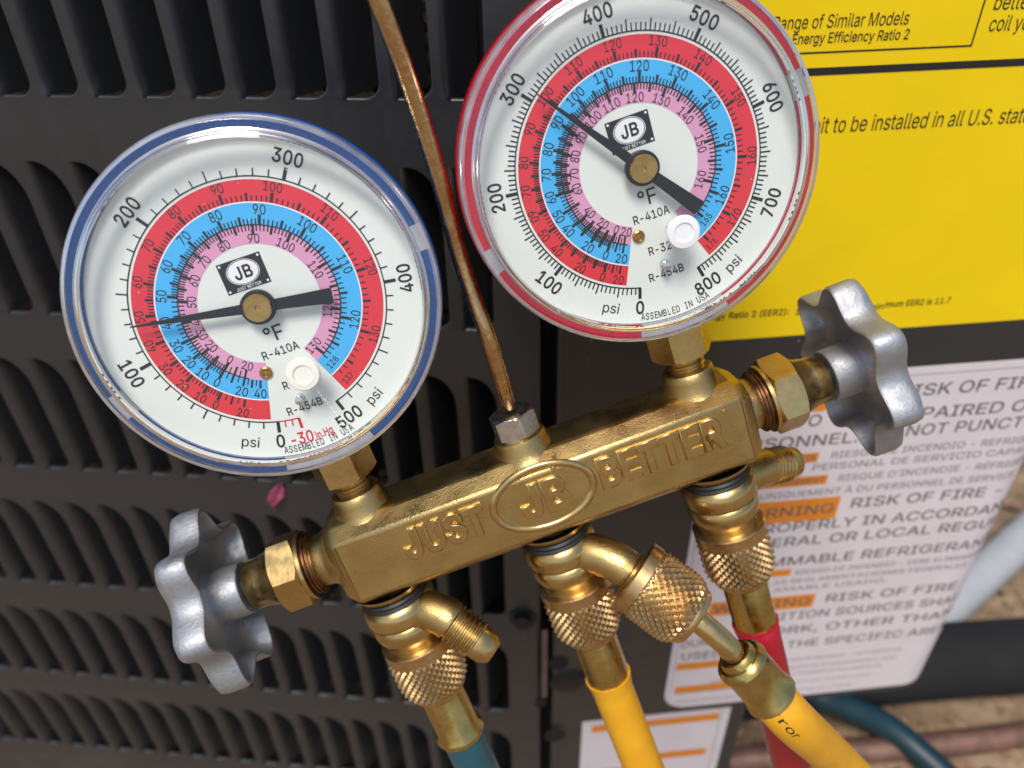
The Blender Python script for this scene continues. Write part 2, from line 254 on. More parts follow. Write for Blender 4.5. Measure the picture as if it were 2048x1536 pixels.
# text ---------------------------------------------------------------
# plain sans-serif letter outlines: char ! advance ! contours of x y pairs (cap height 500)
OUTLINES = "A!471!16 0 198 500 271 500 455 0 388 0 282 297 260 366 228 470 241 470 209 365 187 297 84 0/108 140 108 195 363 195 363 140;B!448!59 0 59 500 237 500 270 498 298 492 323 482 344 469 361 453 374 434 384 414 389 391 391 367 390 347 386 330 380 315 367 296 350 281 309 262 309 258 325 255 341 250 357 241 372 230 384 216 395 200 404 180 409 159 411 134 409 109 403 87 393 66 379 47 361 31 339 18 311 8 279 2 242 0/122 56 241 56 276 59 304 66 324 78 338 94 347 113 349 134 346 159 337 181 327 194 315 205 300 214 284 221 265 225 244 227 122 227/122 281 234 281 252 282 268 285 283 291 303 304 318 321 327 342 330 366 328 387 320 405 307 421 289 434 265 441 236 444 122 444;C!501!263 -7 231 -5 202 1 174 11 148 24 124 42 103 62 84 86 68 113 56 143 47 176 41 212 40 250 41 288 47 323 56 356 68 386 84 414 103 437 124 458 148 475 174 489 202 499 231 505 263 507 288 505 311 502 334 496 356 487 376 476 395 463 412 448 427 430 440 411 451 390 459 367 465 342 401 342 394 367 383 388 351 421 310 441 263 448 233 445 206 438 180 425 158 407 139 385 123 358 111 326 104 290 102 250 104 210 111 174 123 142 139 115 158 93 181 75 206 62 233 55 263 52 310 59 351 79 383 112 401 158 465 158 459 133 451 110 440 89 427 70 412 53 395 37 377 24 356 13 335 5 312 -2 288 -5;D!494!215 0 94 0 94 56 211 56 249 59 283 66 312 79 337 97 357 120 372 146 383 178 390 212 392 251 390 289 384 324 373 354 357 381 338 403 314 421 286 434 254 441 217 444 92 444 92 500 221 500 257 498 289 493 319 483 346 470 378 447 405 419 426 384 438 355 447 323 452 288 454 251 452 213 447 178 438 146 426 117 410 90 392 67 370 47 345 30 317 17 286 8 252 2/122 500 122 0 59 0 59 500;E!411!59 0 59 500 366 500 366 444 122 444 122 281 349 281 349 225 122 225 122 56 369 56 369 0;F!403!59 0 59 500 363 500 363 444 122 444 122 273 340 273 340 217 122 217 122 0;G!511!264 -7 232 -5 201 1 173 11 147 25 123 42 102 63 84 86 68 114 56 144 47 176 41 212 40 250 41 288 47 323 56 356 68 386 83 414 102 437 123 458 146 475 172 489 200 499 229 505 260 507 286 505 311 501 335 495 357 486 377 475 396 461 413 446 428 428 441 409 452 388 460 366 466 343 401 343 381 386 350 420 310 441 261 448 232 445 205 438 180 425 158 407 139 385 123 358 111 326 104 290 102 250 104 210 111 174 123 142 139 115 158 93 181 75 207 62 234 55 264 52 291 54 316 60 339 70 359 84 376 101 389 121 400 145 406 171 408 199 427 196 278 196 278 251 470 251 470 197 467 157 458 121 443 89 423 61 399 38 370 18 338 4 302 -4;H!508!59 0 59 500 122 500 122 284 386 284 386 500 449 500 449 0 386 0 386 228 122 228 122 0;I!295!31 0 31 56 116 56 116 444 31 444 31 500 265 500 265 444 180 444 180 56 265 56 265 0;J!390!182 -7 141 -2 105 11 74 32 56 54 43 79 35 109 33 143 33 170 96 170 96 143 99 115 106 91 119 73 137 60 158 52 182 49 206 52 226 60 244 73 257 91 265 115 267 143 267 500 331 500 331 143 328 109 320 79 307 54 289 32 259 11 223 -2;K!459!103 143 103 212 137 257 171 298 208 338 357 500 441 500 227 271 224 271/59 0 59 500 122 500 122 329 122 221 122 190 122 0/366 0 185 255 224 304 441 0;L!386!59 0 59 500 122 500 122 56 355 56 355 0;M!617!59 0 59 500 149 500 272 184 282 156 294 120 306 82 316 48 302 48 312 81 324 119 336 156 346 184 468 500 558 500 558 0 496 0 496 286 496 321 496 362 497 406 498 449 504 449 489 402 474 357 459 316 448 286 336 0 281 0 167 286 156 315 142 355 127 401 110 449 117 449 118 409 119 365 119 323 120 286 120 0;N!514!59 0 59 500 134 500 337 180 357 148 381 105 407 54 398 53 394 106 392 155 392 192 392 500 455 500 455 0 380 0 199 285 174 325 145 374 106 444 117 446 120 377 122 322 123 286 123 0;O!524!262 -7 231 -5 202 1 174 11 148 24 124 42 103 62 84 86 69 113 56 143 47 176 41 212 40 250 41 288 47 323 56 356 69 386 84 414 103 437 124 458 148 475 174 489 202 499 231 505 262 507 294 505 323 499 351 489 377 475 401 458 422 437 440 414 456 386 468 356 477 323 483 288 485 250 483 212 477 176 468 143 456 113 440 86 422 62 401 42 377 24 351 11 323 1 294 -5/262 52 291 55 318 62 343 75 366 92 385 114 401 142 413 173 420 209 423 250 420 290 413 327 401 358 385 386 366 408 343 425 318 438 291 445 262 448 233 445 206 438 181 425 158 408 139 385 123 358 111 326 104 290 102 250 104 209 111 173 123 142 139 115 158 92 181 75 206 62 233 55;P!437!59 0 59 500 231 500 267 498 299 491 327 479 350 463 369 445 383 422 393 397 400 371 402 342 400 313 393 286 383 261 369 239 350 219 327 204 299 192 267 185 231 183 107 183 107 238 229 238 253 240 274 244 292 252 307 262 318 274 327 289 334 305 337 323 339 342 337 361 334 378 327 395 318 409 307 421 292 431 274 438 253 443 228 444 122 444 122 0;Q!524!241 156 307 156 363 83 377 64 460 -47 394 -47 340 26 326 45/262 -7 231 -5 202 1 174 11 148 24 124 42 103 62 84 86 69 113 56 143 47 176 41 212 40 250 41 288 47 323 56 356 69 386 84 414 103 437 124 458 148 475 174 489 202 499 231 505 262 507 294 505 323 499 351 489 377 475 401 458 422 437 440 414 456 386 468 356 477 323 483 288 485 250 483 212 477 176 468 143 456 113 440 86 422 62 401 42 377 24 351 11 323 1 294 -5/262 52 291 55 318 62 343 75 366 92 385 114 401 142 413 173 420 209 423 250 420 290 413 327 401 358 385 386 366 408 343 425 318 438 291 445 262 448 233 445 206 438 181 425 158 408 139 385 123 358 111 326 104 290 102 250 104 209 111 173 123 142 139 115 158 92 181 75 206 62 233 55;R!441!59 0 59 500 232 500 268 498 300 491 327 480 350 465 369 447 384 426 394 401 400 375 402 346 400 317 394 291 384 267 369 246 350 228 327 213 300 203 268 196 232 194 95 194 95 251 230 251 254 252 275 256 293 262 314 276 328 295 334 310 338 327 339 346 338 365 334 382 328 398 319 411 307 423 292 432 275 439 253 443 229 444 122 444 122 0/347 0 226 225 298 225 420 0;S!439!220 -9 185 -7 154 -1 125 9 101 23 80 39 63 59 50 82 42 107 38 134 103 134 106 116 112 100 121 86 133 75 147 65 164 58 181 52 200 49 220 48 242 50 262 53 281 59 298 68 312 78 324 90 333 104 338 120 340 137 336 159 326 176 311 190 291 201 241 218 181 235 142 248 110 265 85 284 66 307 55 335 51 366 54 393 61 418 74 440 91 460 111 476 135 489 162 499 192 505 223 507 255 505 284 499 311 489 334 476 354 460 371 441 383 420 391 396 394 371 332 371 326 395 314 414 297 430 275 441 250 448 221 451 201 449 182 446 164 440 143 428 127 411 116 391 113 369 117 346 129 328 146 314 166 303 209 288 260 274 306 259 353 234 366 222 378 209 388 194 395 177 400 158 401 136 399 110 392 85 380 62 363 42 343 25 318 10 289 0 256 -7;T!441!31 444 31 500 410 500 410 444 252 444 252 0 189 0 189 444;U!508!254 -8 217 -5 182 2 151 15 124 32 102 54 83 79 70 107 62 137 59 170 59 500 122 500 122 175 124 152 129 131 138 111 150 94 166 79 184 67 205 58 228 52 254 51 281 52 304 58 325 67 343 79 358 94 370 111 379 131 384 152 386 175 386 500 449 500 449 170 447 137 439 107 425 79 407 54 384 32 357 15 326 2 292 -5;V!471!200 0 16 500 83 500 189 203 212 135 244 30 231 30 262 136 285 203 388 500 455 500 273 0;W!674!152 0 16 500 81 500 160 193 172 143 184 92 194 39 186 39 196 92 208 143 220 193 301 500 373 500 454 193 466 143 478 92 489 39 480 39 490 92 502 143 514 193 593 500 658 500 521 0 448 0 361 317 345 385 330 467 344 467 329 388 312 317 227 0;X!466!18 0 213 280 213 232 29 500 102 500 175 394 201 355 220 323 239 287 228 287 248 323 267 355 293 394 367 500 439 500 254 235 254 282 448 0 375 0 287 127 264 162 245 192 227 227 240 227 221 193 203 163 179 127 90 0;Y!464!200 0 200 205 16 500 90 500 189 339 218 287 245 227 220 227 247 288 276 339 374 500 447 500 263 205 263 0;Z!431!41 0 41 46 269 379 301 423 335 467 342 447 281 444 219 444 40 444 40 500 390 500 390 454 166 127 132 79 96 33 89 53 149 56 210 56 393 56 393 0;a!383!157 -8 134 -7 113 -2 93 5 75 15 59 28 47 44 37 62 32 83 30 106 31 126 35 144 42 158 57 176 76 190 123 207 175 216 230 223 261 231 268 239 271 250 271 252 269 274 262 292 251 306 236 316 216 323 192 325 168 323 147 317 116 296 98 269 40 286 50 307 62 325 77 340 94 352 112 362 131 369 151 374 171 377 191 378 235 373 281 354 295 344 307 331 317 315 325 296 329 273 331 247 331 0 272 0 272 51 268 51 248 24 212 1 196 -4 177 -7/167 45 189 46 207 50 224 58 244 73 259 92 268 113 271 136 271 187 255 179 227 173 197 168 172 165 132 156 115 148 102 137 93 122 90 103 93 85 100 71 112 60 128 51;b!417!226 -8 204 -7 185 -3 169 4 135 31 116 58 110 58 110 0 52 0 52 500 112 500 112 314 116 314 135 340 168 366 184 373 203 377 225 378 255 375 283 367 308 354 330 337 348 314 363 288 375 257 381 223 384 186 381 148 375 114 364 83 349 56 330 34 308 16 283 3 255 -5/216 46 238 48 258 54 275 64 289 78 301 95 310 115 317 137 321 161 322 186 321 212 317 235 311 257 301 276 289 293 275 306 258 316 238 322 216 324 195 322 175 316 158 307 144 294 132 277 123 258 116 237 112 213 111 186 112 160 116 135 123 113 132 94 144 77 159 64 176 54 195 48;c!389!204 -8 171 -5 142 3 115 16 91 34 71 57 55 84 43 114 36 148 34 184 36 221 43 255 55 286 71 313 91 335 115 354 142 367 171 375 204 378 256 371 300 350 334 316 355 272 298 257 285 284 265 305 238 319 204 324 180 322 160 316 143 305 128 291 116 274 107 254 100 232 96 209 95 184 96 160 100 137 107 115 116 96 128 79 143 65 160 54 180 48 204 46 238 51 266 65 287 87 299 115 357 101 351 84 344 69 335 55 301 21 256 -1;d!417!192 -8 162 -5 135 3 110 16 87 34 69 56 54 83 43 114 36 148 34 186 36 223 43 257 54 288 69 314 88 337 110 354 135 367 162 375 192 378 214 377 233 373 249 366 282 340 301 314 305 314 305 500 365 500 365 0 307 0 307 58 301 58 282 31 248 4 232 -3 214 -7/201 46 222 48 242 54 259 64 273 77 285 94 294 113 301 135 305 160 306 186 305 213 301 237 294 258 285 277 273 294 259 307 242 316 223 322 201 324 179 322 159 316 142 306 128 293 116 276 107 257 100 235 96 212 95 186 96 161 100 137 107 115 116 95 128 78 143 64 160 54 179 48;e!397!208 -8 174 -5 143 3 115 16 91 34 71 57 55 83 43 114 36 147 34 184 36 220 43 254 54 285 70 312 90 335 113 353 140 367 169 375 202 378 222 377 242 373 261 368 280 359 297 349 314 335 328 319 341 299 351 277 359 252 363 223 365 191 365 166 73 166 73 217 332 217 304 199 303 222 299 244 293 264 284 281 272 296 258 308 242 317 223 323 202 324 180 323 161 317 144 308 129 296 117 282 107 265 100 247 96 227 94 207 94 174 96 148 101 125 109 104 119 87 133 72 148 60 167 52 187 47 209 45 249 52 281 71 300 104 359 89 352 71 342 54 329 39 314 25 297 14 278 4 256 -3 233 -7;f!249!224 373 224 321 6 321 6 373/79 0 79 424 81 444 86 462 94 478 105 491 118 501 133 510 149 516 166 520 184 521 218 518 239 512 223 460 211 464 191 466 168 462 152 452 142 435 139 411 139 0;g!418!203 -148 177 -147 153 -143 132 -137 112 -129 95 -120 81 -108 68 -96 58 -82 50 -68 100 -40 119 -65 152 -87 166 -92 184 -95 203 -96 232 -93 256 -86 277 -74 293 -57 303 -34 306 -6 306 67 301 67 282 41 248 15 232 9 213 6 192 5 163 7 136 14 111 26 88 43 70 63 54 89 43 118 36 151 34 188 36 225 43 258 54 288 69 315 88 337 110 354 135 367 163 375 193 378 214 377 233 373 249 366 283 340 302 313 308 313 308 373 366 373 366 -9 364 -39 356 -66 344 -88 328 -107 309 -122 286 -134 260 -142 233 -146/201 58 223 60 242 65 259 74 273 86 285 101 295 119 302 140 306 163 307 189 306 215 302 238 295 259 286 278 274 294 259 307 243 316 223 322 201 324 179 322 160 316 143 306 128 293 116 277 107 258 100 237 96 214 95 189 96 164 100 141 107 120 116 102 128 87 143 74 160 65 179 60;h!403!112 223 112 0 52 0 52 500 112 500 112 283 101 283 114 314 130 338 149 356 172 368 196 375 223 378 248 376 270 371 290 362 308 350 323 334 335 315 344 293 349 266 351 236 351 0 291 0 291 231 288 258 281 281 268 299 251 313 231 321 206 323 189 322 173 318 158 312 139 298 124 278 117 262 113 243;i!164!52 0 52 373 112 373 112 0/82 435 66 438 53 447 44 460 41 475 44 490 53 503 66 512 82 515 98 512 112 503 121 490 124 475 121 460 112 447 98 438;j!164!52 373 112 373 112 -30 111 -51 107 -71 100 -89 90 -104 78 -117 64 -127 46 -134 26 -139 4 -140 -10 -140 -10 -85 2 -85 24 -82 40 -71 49 -53 52 -29/82 435 66 438 53 447 43 460 40 475 43 490 53 503 66 512 82 515 98 512 112 503 121 490 124 475 121 460 112 447 98 438;k!374!108 134 108 208 118 208 280 373 354 373 181 196 174 196/52 0 52 500 112 500 112 0/289 0 145 183 188 225 366 0;l!186!137 -2 111 0 89 7 73 20 61 37 54 58 52 83 52 500 112 500 112 97 113 75 118 61 128 54 144 51 158 52 167 53 178 3 159 -1;m!599!52 0 52 373 110 373 110 290 106 290 112 309 120 326 130 340 148 357 169 370 192 377 215 380 241 377 264 368 282 355 297 336 308 315 315 290 307 290 313 307 321 323 331 337 344 350 358 360 374 368 391 375 410 378 429 380 450 378 470 373 489 365 505 354 520 340 531 323 540 302 546 278 547 251 547 0 487 0 487 249 485 274 477 293 464 307 448 317 431 323 411 325 388 322 368 314 351 302 339 285 332 265 330 243 330 0 269 0 269 255 267 275 260 292 249 306 234 316 216 323 196 325 175 322 155 315 137 302 124 284 117 270 113 253 112 234 112 0;n!403!112 223 112 0 52 0 52 373 110 373 110 283 101 283 114 314 130 338 149 356 172 368 196 375 223 378 248 376 270 371 290 362 308 350 323 334 335 315 344 293 349 266 351 236 351 0 291 0 291 231 288 258 281 281 268 299 251 313 231 321 206 323 189 322 173 318 158 312 139 298 124 278 117 262 113 243;o!408!204 -8 171 -5 142 3 115 16 91 34 71 57 55 84 43 114 36 148 34 184 36 221 43 255 55 286 71 313 91 335 115 354 142 367 171 375 204 378 236 375 266 367 293 354 317 335 337 313 353 286 365 255 372 221 374 184 372 148 365 114 353 84 337 57 317 34 293 16 266 3 236 -5/204 46 227 48 248 54 266 65 280 79 293 96 302 115 308 137 312 160 314 184 312 209 308 232 302 254 293 274 280 291 266 305 248 316 227 322 204 324 180 322 160 316 143 305 128 291 116 274 107 254 100 232 96 209 95 184 96 160 100 137 107 115 116 96 128 79 143 65 160 54 180 48;p!417!52 -140 52 373 110 373 110 314 116 314 135 340 168 366 184 373 203 377 225 378 255 375 283 367 308 354 330 337 348 314 363 288 375 257 381 223 384 186 381 148 375 114 364 83 349 56 330 34 308 16 283 3 255 -5 226 -8 204 -7 185 -3 170 4 136 31 116 58 112 58 112 -140/216 46 238 48 258 54 275 64 289 78 301 95 310 115 317 137 321 161 322 186 321 212 317 235 311 257 301 276 289 293 275 306 258 316 238 322 216 324 195 322 175 316 158 307 144 294 132 277 123 258 116 237 112 213 111 186 112 160 116 135 123 113 132 94 144 77 159 64 176 54 195 48;q!417!365 -140 305 -140 305 58 301 58 282 31 248 4 232 -3 214 -7 192 -8 162 -5 135 3 110 16 87 34 69 56 54 83 43 114 36 148 34 186 36 223 43 257 54 288 69 314 88 337 110 354 135 367 162 375 192 378 214 377 233 373 249 366 282 340 301 314 307 314 307 373 365 373/201 46 222 48 242 54 259 64 273 77 285 94 294 113 301 135 305 160 306 186 305 213 301 237 294 258 285 277 273 294 259 307 242 316 223 322 201 324 179 322 159 316 142 306 128 293 116 276 107 257 100 235 96 212 95 186 96 161 100 137 107 115 116 95 128 78 143 64 160 54 179 48;r!255!52 0 52 373 110 373 110 315 113 315 122 333 134 348 150 361 168 371 188 376 209 378 225 378 239 377 239 317 226 319 203 320 179 317 156 309 138 296 124 279 115 257 112 233 112 0;s!359!179 -8 154 -7 131 -3 110 3 91 12 75 23 61 37 49 53 41 72 35 93 92 105 99 86 109 71 122 59 138 51 157 46 178 45 202 46 223 52 240 61 258 79 263 101 260 119 250 133 232 145 208 152 147 167 116 177 90 189 71 205 57 223 49 245 46 269 48 290 54 309 64 326 77 341 94 354 113 364 135 372 158 376 184 378 208 377 230 373 249 366 267 357 281 346 294 333 304 319 312 303 318 285 263 272 254 292 238 310 224 319 206 325 184 327 163 325 145 320 129 311 112 294 107 272 110 254 122 239 134 231 149 225 169 219 226 206 257 196 282 184 301 168 315 150 323 129 326 105 323 84 317 64 307 46 293 31 276 17 255 6 232 -2 207 -6;t!223!200 373 200 321 6 321 6 373/64 463 124 463 124 96 126 75 134 60 147 52 167 49 182 50 198 53 209 2 189 -3 165 -4 136 -1 111 7 90 21 76 40 67 63 64 91;u!403!179 -5 155 -3 133 2 113 11 95 23 80 38 68 58 59 80 53 107 52 137 52 373 112 373 112 142 114 115 122 92 135 74 152 60 172 52 197 49 214 51 230 54 245 61 264 75 279 95 285 111 290 130 291 150 291 373 351 373 351 0 293 0 293 90 302 90 289 59 272 34 253 17 230 5 206 -3;v!383!160 0 17 373 83 373 162 152 184 85 202 20 181 20 199 85 220 152 300 373 365 373 222 0;w!557!135 0 22 373 86 373 131 210 151 134 172 41 162 41 182 132 203 210 248 373 311 373 355 210 375 133 395 41 385 41 406 133 426 210 472 373 535 373 422 0 362 0 313 169 299 221 286 276 272 332 286 332 272 276 258 221 244 169 195 0;x!372!20 0 168 214 168 168 28 373 98 373 145 300 176 249 204 202 172 202 199 249 229 300 277 373 346 373 205 166 205 210 352 0 282 0 227 84 196 134 170 179 201 179 175 134 146 84 90 0;y!383!47 -136 60 -84 70 -86 102 -87 116 -82 128 -73 139 -57 148 -35 160 -1 17 373 83 373 162 152 184 85 202 20 181 20 199 85 220 152 300 373 365 373 201 -57 173 -105 156 -122 137 -133 115 -140 90 -143 63 -141;z!374!41 0 41 45 250 314 250 317 47 317 47 373 327 373 327 325 124 59 124 55 333 55 333 0;0!445!223 -7 187 -3 156 7 128 24 103 47 83 76 68 111 59 142 52 175 48 211 47 250 48 289 52 325 59 358 68 388 84 423 104 453 128 476 156 493 188 503 223 507 258 503 289 493 317 476 342 453 362 423 378 388 387 358 393 325 397 289 398 250 397 211 393 175 387 142 378 111 362 76 342 47 318 24 290 7 258 -3/223 49 246 51 267 59 285 72 301 91 314 114 324 141 332 173 336 209 338 250 336 290 332 327 324 359 314 386 301 409 285 428 267 441 246 449 223 452 199 449 179 441 160 428 144 409 131 386 121 359 113 327 109 290 107 250 109 209 113 173 121 141 131 114 144 91 160 72 179 59 199 51;1!445!75 0 75 54 384 54 384 0/271 500 271 0 209 0 209 441 206 441 85 352 85 419 195 500;2!445!63 0 63 47 230 225 277 278 305 321 312 342 315 365 312 390 302 411 288 429 268 441 254 447 237 451 220 452 201 450 184 446 169 440 150 425 136 406 130 391 126 374 125 356 64 356 67 384 73 411 85 435 100 456 119 473 141 488 165 498 192 505 221 507 250 505 276 498 301 488 322 474 340 457 355 438 366 415 372 392 374 366 373 348 370 330 365 312 356 294 345 275 330 254 262 177 150 59 150 56 383 56 383 0;3!445!214 -7 185 -5 157 1 130 10 107 22 86 38 69 56 56 78 47 102 43 130 107 130 113 106 124 86 141 70 162 58 179 53 196 50 215 49 235 50 253 54 270 60 286 68 299 79 309 91 317 106 322 123 323 142 322 160 318 177 311 193 300 207 287 219 270 230 250 237 226 242 198 243 154 243 154 294 283 441 283 444 68 444 68 500 366 500 366 453 208 273 208 284 243 285 275 281 303 271 328 257 348 240 365 219 377 195 384 170 386 142 384 114 376 89 364 65 348 44 327 27 303 12 276 2 247 -5;4!445!39 104 39 156 243 500 305 500 107 163 107 160 406 160 406 104/277 0 277 119 277 144 277 312 337 312 337 0;5!445!217 -7 189 -5 162 1 138 11 116 24 97 40 81 59 70 80 62 103 59 128 120 128 125 107 136 87 151 71 170 59 193 52 217 49 237 51 255 55 271 63 286 74 299 87 309 103 316 120 321 139 322 159 321 180 316 199 308 217 298 233 285 247 270 258 253 266 234 271 214 272 165 264 143 254 126 242 66 248 94 500 360 500 360 444 148 444 132 296 134 296 152 309 174 319 191 324 208 327 226 328 248 326 269 322 289 315 307 306 324 294 339 280 352 264 363 247 372 227 379 206 383 184 384 160 382 129 375 101 363 74 346 51 327 31 303 15 277 3 248 -4;6!445!222 -7 193 -4 165 3 140 14 117 30 99 50 83 73 72 99 65 128 62 159 64 183 70 209 78 235 92 264 111 297 135 335 248 500 316 500 148 257 143 257 162 283 192 302 231 309 260 307 287 300 310 290 331 275 349 257 363 236 374 211 380 184 382 154 380 124 373 97 361 71 346 49 327 30 305 14 280 3 252 -4/222 48 241 49 258 54 274 62 288 72 299 85 309 100 316 116 320 135 322 154 320 175 316 193 309 210 299 224 288 237 274 247 258 255 241 259 222 261 204 259 187 255 171 247 157 237 145 225 136 210 128 194 124 175 123 156 124 135 128 117 136 100 145 85 157 72 171 62 187 54 204 49;7!445!95 0 318 441 318 444 61 444 61 500 384 500 384 441 162 0;8!445!222 -7 190 -5 160 1 133 11 109 25 89 41 73 61 61 83 53 107 51 133 52 154 57 173 64 192 74 209 85 224 99 237 115 248 132 255 150 260 150 262 127 271 107 284 91 303 79 324 72 348 69 374 71 398 78 421 89 442 104 461 122 476 143 489 167 499 194 505 222 507 251 505 277 499 301 489 322 476 340 461 355 442 366 421 373 398 375 374 373 348 365 324 353 303 337 284 318 271 295 262 295 260 313 255 330 248 345 237 359 224 371 209 381 192 388 173 392 154 394 133 392 107 384 83 372 61 355 41 335 25 311 11 284 1 255 -5/222 48 244 50 263 53 280 59 301 72 317 90 328 111 331 136 329 154 325 170 317 185 306 199 293 210 278 219 261 226 242 230 222 231 202 230 183 226 166 219 151 210 138 199 128 185 120 170 115 154 113 136 117 111 127 90 143 72 164 59 182 53 201 50/222 285 247 287 269 295 288 308 302 325 311 345 314 369 311 393 302 413 289 429 270 442 248 449 222 452 205 451 189 447 174 442 156 429 142 413 133 393 131 369 133 345 142 325 156 308 175 295 197 287;9!445!222 507 252 504 280 497 305 486 327 470 346 450 362 427 373 401 380 372 382 341 380 317 375 291 366 265 353 236 334 203 310 165 197 0 128 0 296 243 302 243 283 217 252 198 214 191 185 193 159 200 135 210 114 225 96 243 82 264 71 289 65 316 62 346 65 376 72 404 83 429 99 451 118 470 140 486 165 497 193 504/222 452 204 451 187 446 171 438 157 428 145 415 136 400 129 384 125 365 123 346 125 326 129 307 136 290 145 276 157 263 171 253 187 245 204 241 222 239 241 241 258 245 274 253 288 263 299 275 309 290 316 307 320 325 322 344 320 365 316 383 309 400 299 415 288 428 274 438 258 446 241 451;.!185!94 -4 76 -1 62 9 52 23 49 40 52 58 62 72 76 82 94 85 111 82 126 72 135 58 139 40 135 23 126 9 111 -1;,!185!37 -117 66 70 135 70 83 -117;-!445!331 240 331 185 112 185 112 240;'!203!77 312 69 500 133 500 126 312;(!268!88 203 89 240 93 279 99 318 105 348 112 377 120 406 129 434 143 469 158 501 173 530 232 530 188 421 159 308 153 272 150 237 149 203 158 113 185 16 232 -94 173 -94 154 -58 136 -21 122 16 109 54 100 91 93 129 89 166;)!268!37 -94 84 18 111 114 120 203 119 237 115 272 110 308 81 421 37 530 95 530 111 501 126 469 139 434 148 406 157 377 164 348 170 318 176 278 180 240 181 203 179 165 175 128 168 90 159 52 146 15 132 -22 115 -58 95 -94;:!185!94 -4 76 -1 62 9 52 23 49 40 52 58 62 72 76 82 94 85 111 82 126 72 135 58 139 40 135 23 126 9 111 -1/94 266 76 269 62 279 52 294 49 311 52 328 62 343 76 352 94 356 111 352 126 343 135 328 139 311 135 294 126 279 111 269;°!311!156 278 136 280 117 285 99 293 83 305 69 318 58 334 49 352 44 371 42 391 44 411 49 430 58 448 69 464 83 477 99 489 117 497 136 502 156 504 176 502 194 497 212 489 228 477 242 464 253 448 261 430 266 411 268 391 266 371 261 352 253 334 242 318 228 305 212 293 194 285 176 280/156 329 172 331 187 337 210 359 216 374 218 391 216 407 210 422 187 445 172 452 156 454 139 452 124 445 101 422 95 407 93 391 95 374 101 359 124 337 139 331;É!411!59 0 59 500 366 500 366 444 122 444 122 281 349 281 349 225 122 225 122 56 369 56 369 0/188 549 235 647 302 647 237 549;À!471!16 0 198 500 271 500 455 0 388 0 282 297 260 366 228 470 241 470 209 365 187 297 84 0/108 140 108 195 363 195 363 140/212 549 147 647 214 647 261 549; !185!"
GLY = {}
for _e in OUTLINES.split(";"):
    _c, _a, _p = _e.split("!")
    _cs = [np.array([float(t) for t in q.split()]).reshape(-1, 2) / 500.0 for q in _p.split("/")] if _p else []
    GLY[_c] = (float(_a) / 500.0, _cs)
def _area(p):
    x, y = p[:, 0], p[:, 1]
    return 0.5 * np.sum(x * np.roll(y, -1) - y * np.roll(x, -1))
def _inside(pt, poly):
    x, y = pt; r = False
    for (x0, y0), (x1, y1) in zip(poly, np.roll(poly, -1, axis=0)):
        if (y0 > y) != (y1 > y) and x < (x1 - x0) * (y - y0) / (y1 - y0) + x0: r = not r
    return r
_g = {}
def char_mesh(ch, bold, extrude, bevel):
    key = (ch, bold, extrude, bevel)
    if key in _g: return _g[key]
    adv, cs = GLY.get(ch, GLY[" "])
    res = []
    if cs:
        sg = np.sign(_area(max(cs, key=lambda p: abs(_area(p)))))
        outs = [p for p in cs if np.sign(_area(p)) == sg]
        holes = [p for p in cs if np.sign(_area(p)) != sg]
        if not extrude:
            loops = []
            for p in cs:
                q = p * np.array([1.0, 1.0]) if sg > 0 else p[::-1]      # outer contours run anticlockwise, holes clockwise
                e0 = q - np.roll(q, 1, axis=0); e1_ = np.roll(q, -1, axis=0) - q
                e0 = e0 / np.maximum(1e-9, np.linalg.norm(e0, axis=1))[:, None]; e1_ = e1_ / np.maximum(1e-9, np.linalg.norm(e1_, axis=1))[:, None]
                n0 = np.stack([e0[:, 1], -e0[:, 0]], 1); n1 = np.stack([e1_[:, 1], -e1_[:, 0]], 1)
                b_ = n0 + n1; b_ = b_ / np.maximum(0.5, (b_ * b_).sum(1) / 2)[:, None]
                loops.append(q + b_ * bold)
            pts, edges, k0 = [], [], 0
            for l in loops:
                m_l = len(l)
                pts += [Vector((float(x), float(y))) for x, y in l]
                edges += [(k0 + k, k0 + (k + 1) % m_l) for k in range(m_l)]
                k0 += m_l
            vs_, _e2, fs_ = delaunay_2d_cdt(pts, edges, [], 0, 1e-6)[:3]
            V2 = np.array([(v[0], v[1]) for v in vs_])
            keep = []
            for t in fs_:
                cx_, cy_ = V2[list(t)].mean(0)
                w_ = 0
                for l in loops:
                    a0_, a1_ = l, np.roll(l, -1, axis=0)
                    side = (a1_[:, 0] - a0_[:, 0]) * (cy_ - a0_[:, 1]) - (cx_ - a0_[:, 0]) * (a1_[:, 1] - a0_[:, 1])
                    w_ += int(((a0_[:, 1] <= cy_) & (a1_[:, 1] > cy_) & (side > 0)).sum()) - int(((a0_[:, 1] > cy_) & (a1_[:, 1] <= cy_) & (side < 0)).sum())
                if w_ > 0: keep.append(tuple(t))
            res.append((np.column_stack([V2, np.zeros(len(V2))]), keep))
            outs = []
        for gi, o_ in enumerate(outs):
            grp = [o_] + [h for h in holes if _inside(h[0], o_)]
            c = bpy.data.curves.new("lettering", 'CURVE')
            c.dimensions = '2D'
            c.fill_mode = 'BOTH' if extrude else 'FRONT'
            c.offset, c.extrude, c.bevel_depth, c.bevel_resolution = bold, extrude, bevel, 1
            for p in grp:
                sp_ = c.splines.new('POLY')
                sp_.points.add(len(p) - 1)
                sp_.points.foreach_set("co", np.column_stack([p, np.zeros(len(p)), np.ones(len(p))]).ravel())
                sp_.use_cyclic_u = True
            ob = bpy.data.objects.new("lettering", c)
            me = bpy.data.meshes.new_from_object(ob)
            V = np.array([v.co[:] for v in me.vertices]).reshape(-1, 3)
            V[:, 2] += gi * 0.004
            res.append((V, [tuple(q.vertices) for q in me.polygons]))
            bpy.data.objects.remove(ob); bpy.data.meshes.remove(me); bpy.data.curves.remove(c)
    _g[key] = (adv, res)
    return _g[key]
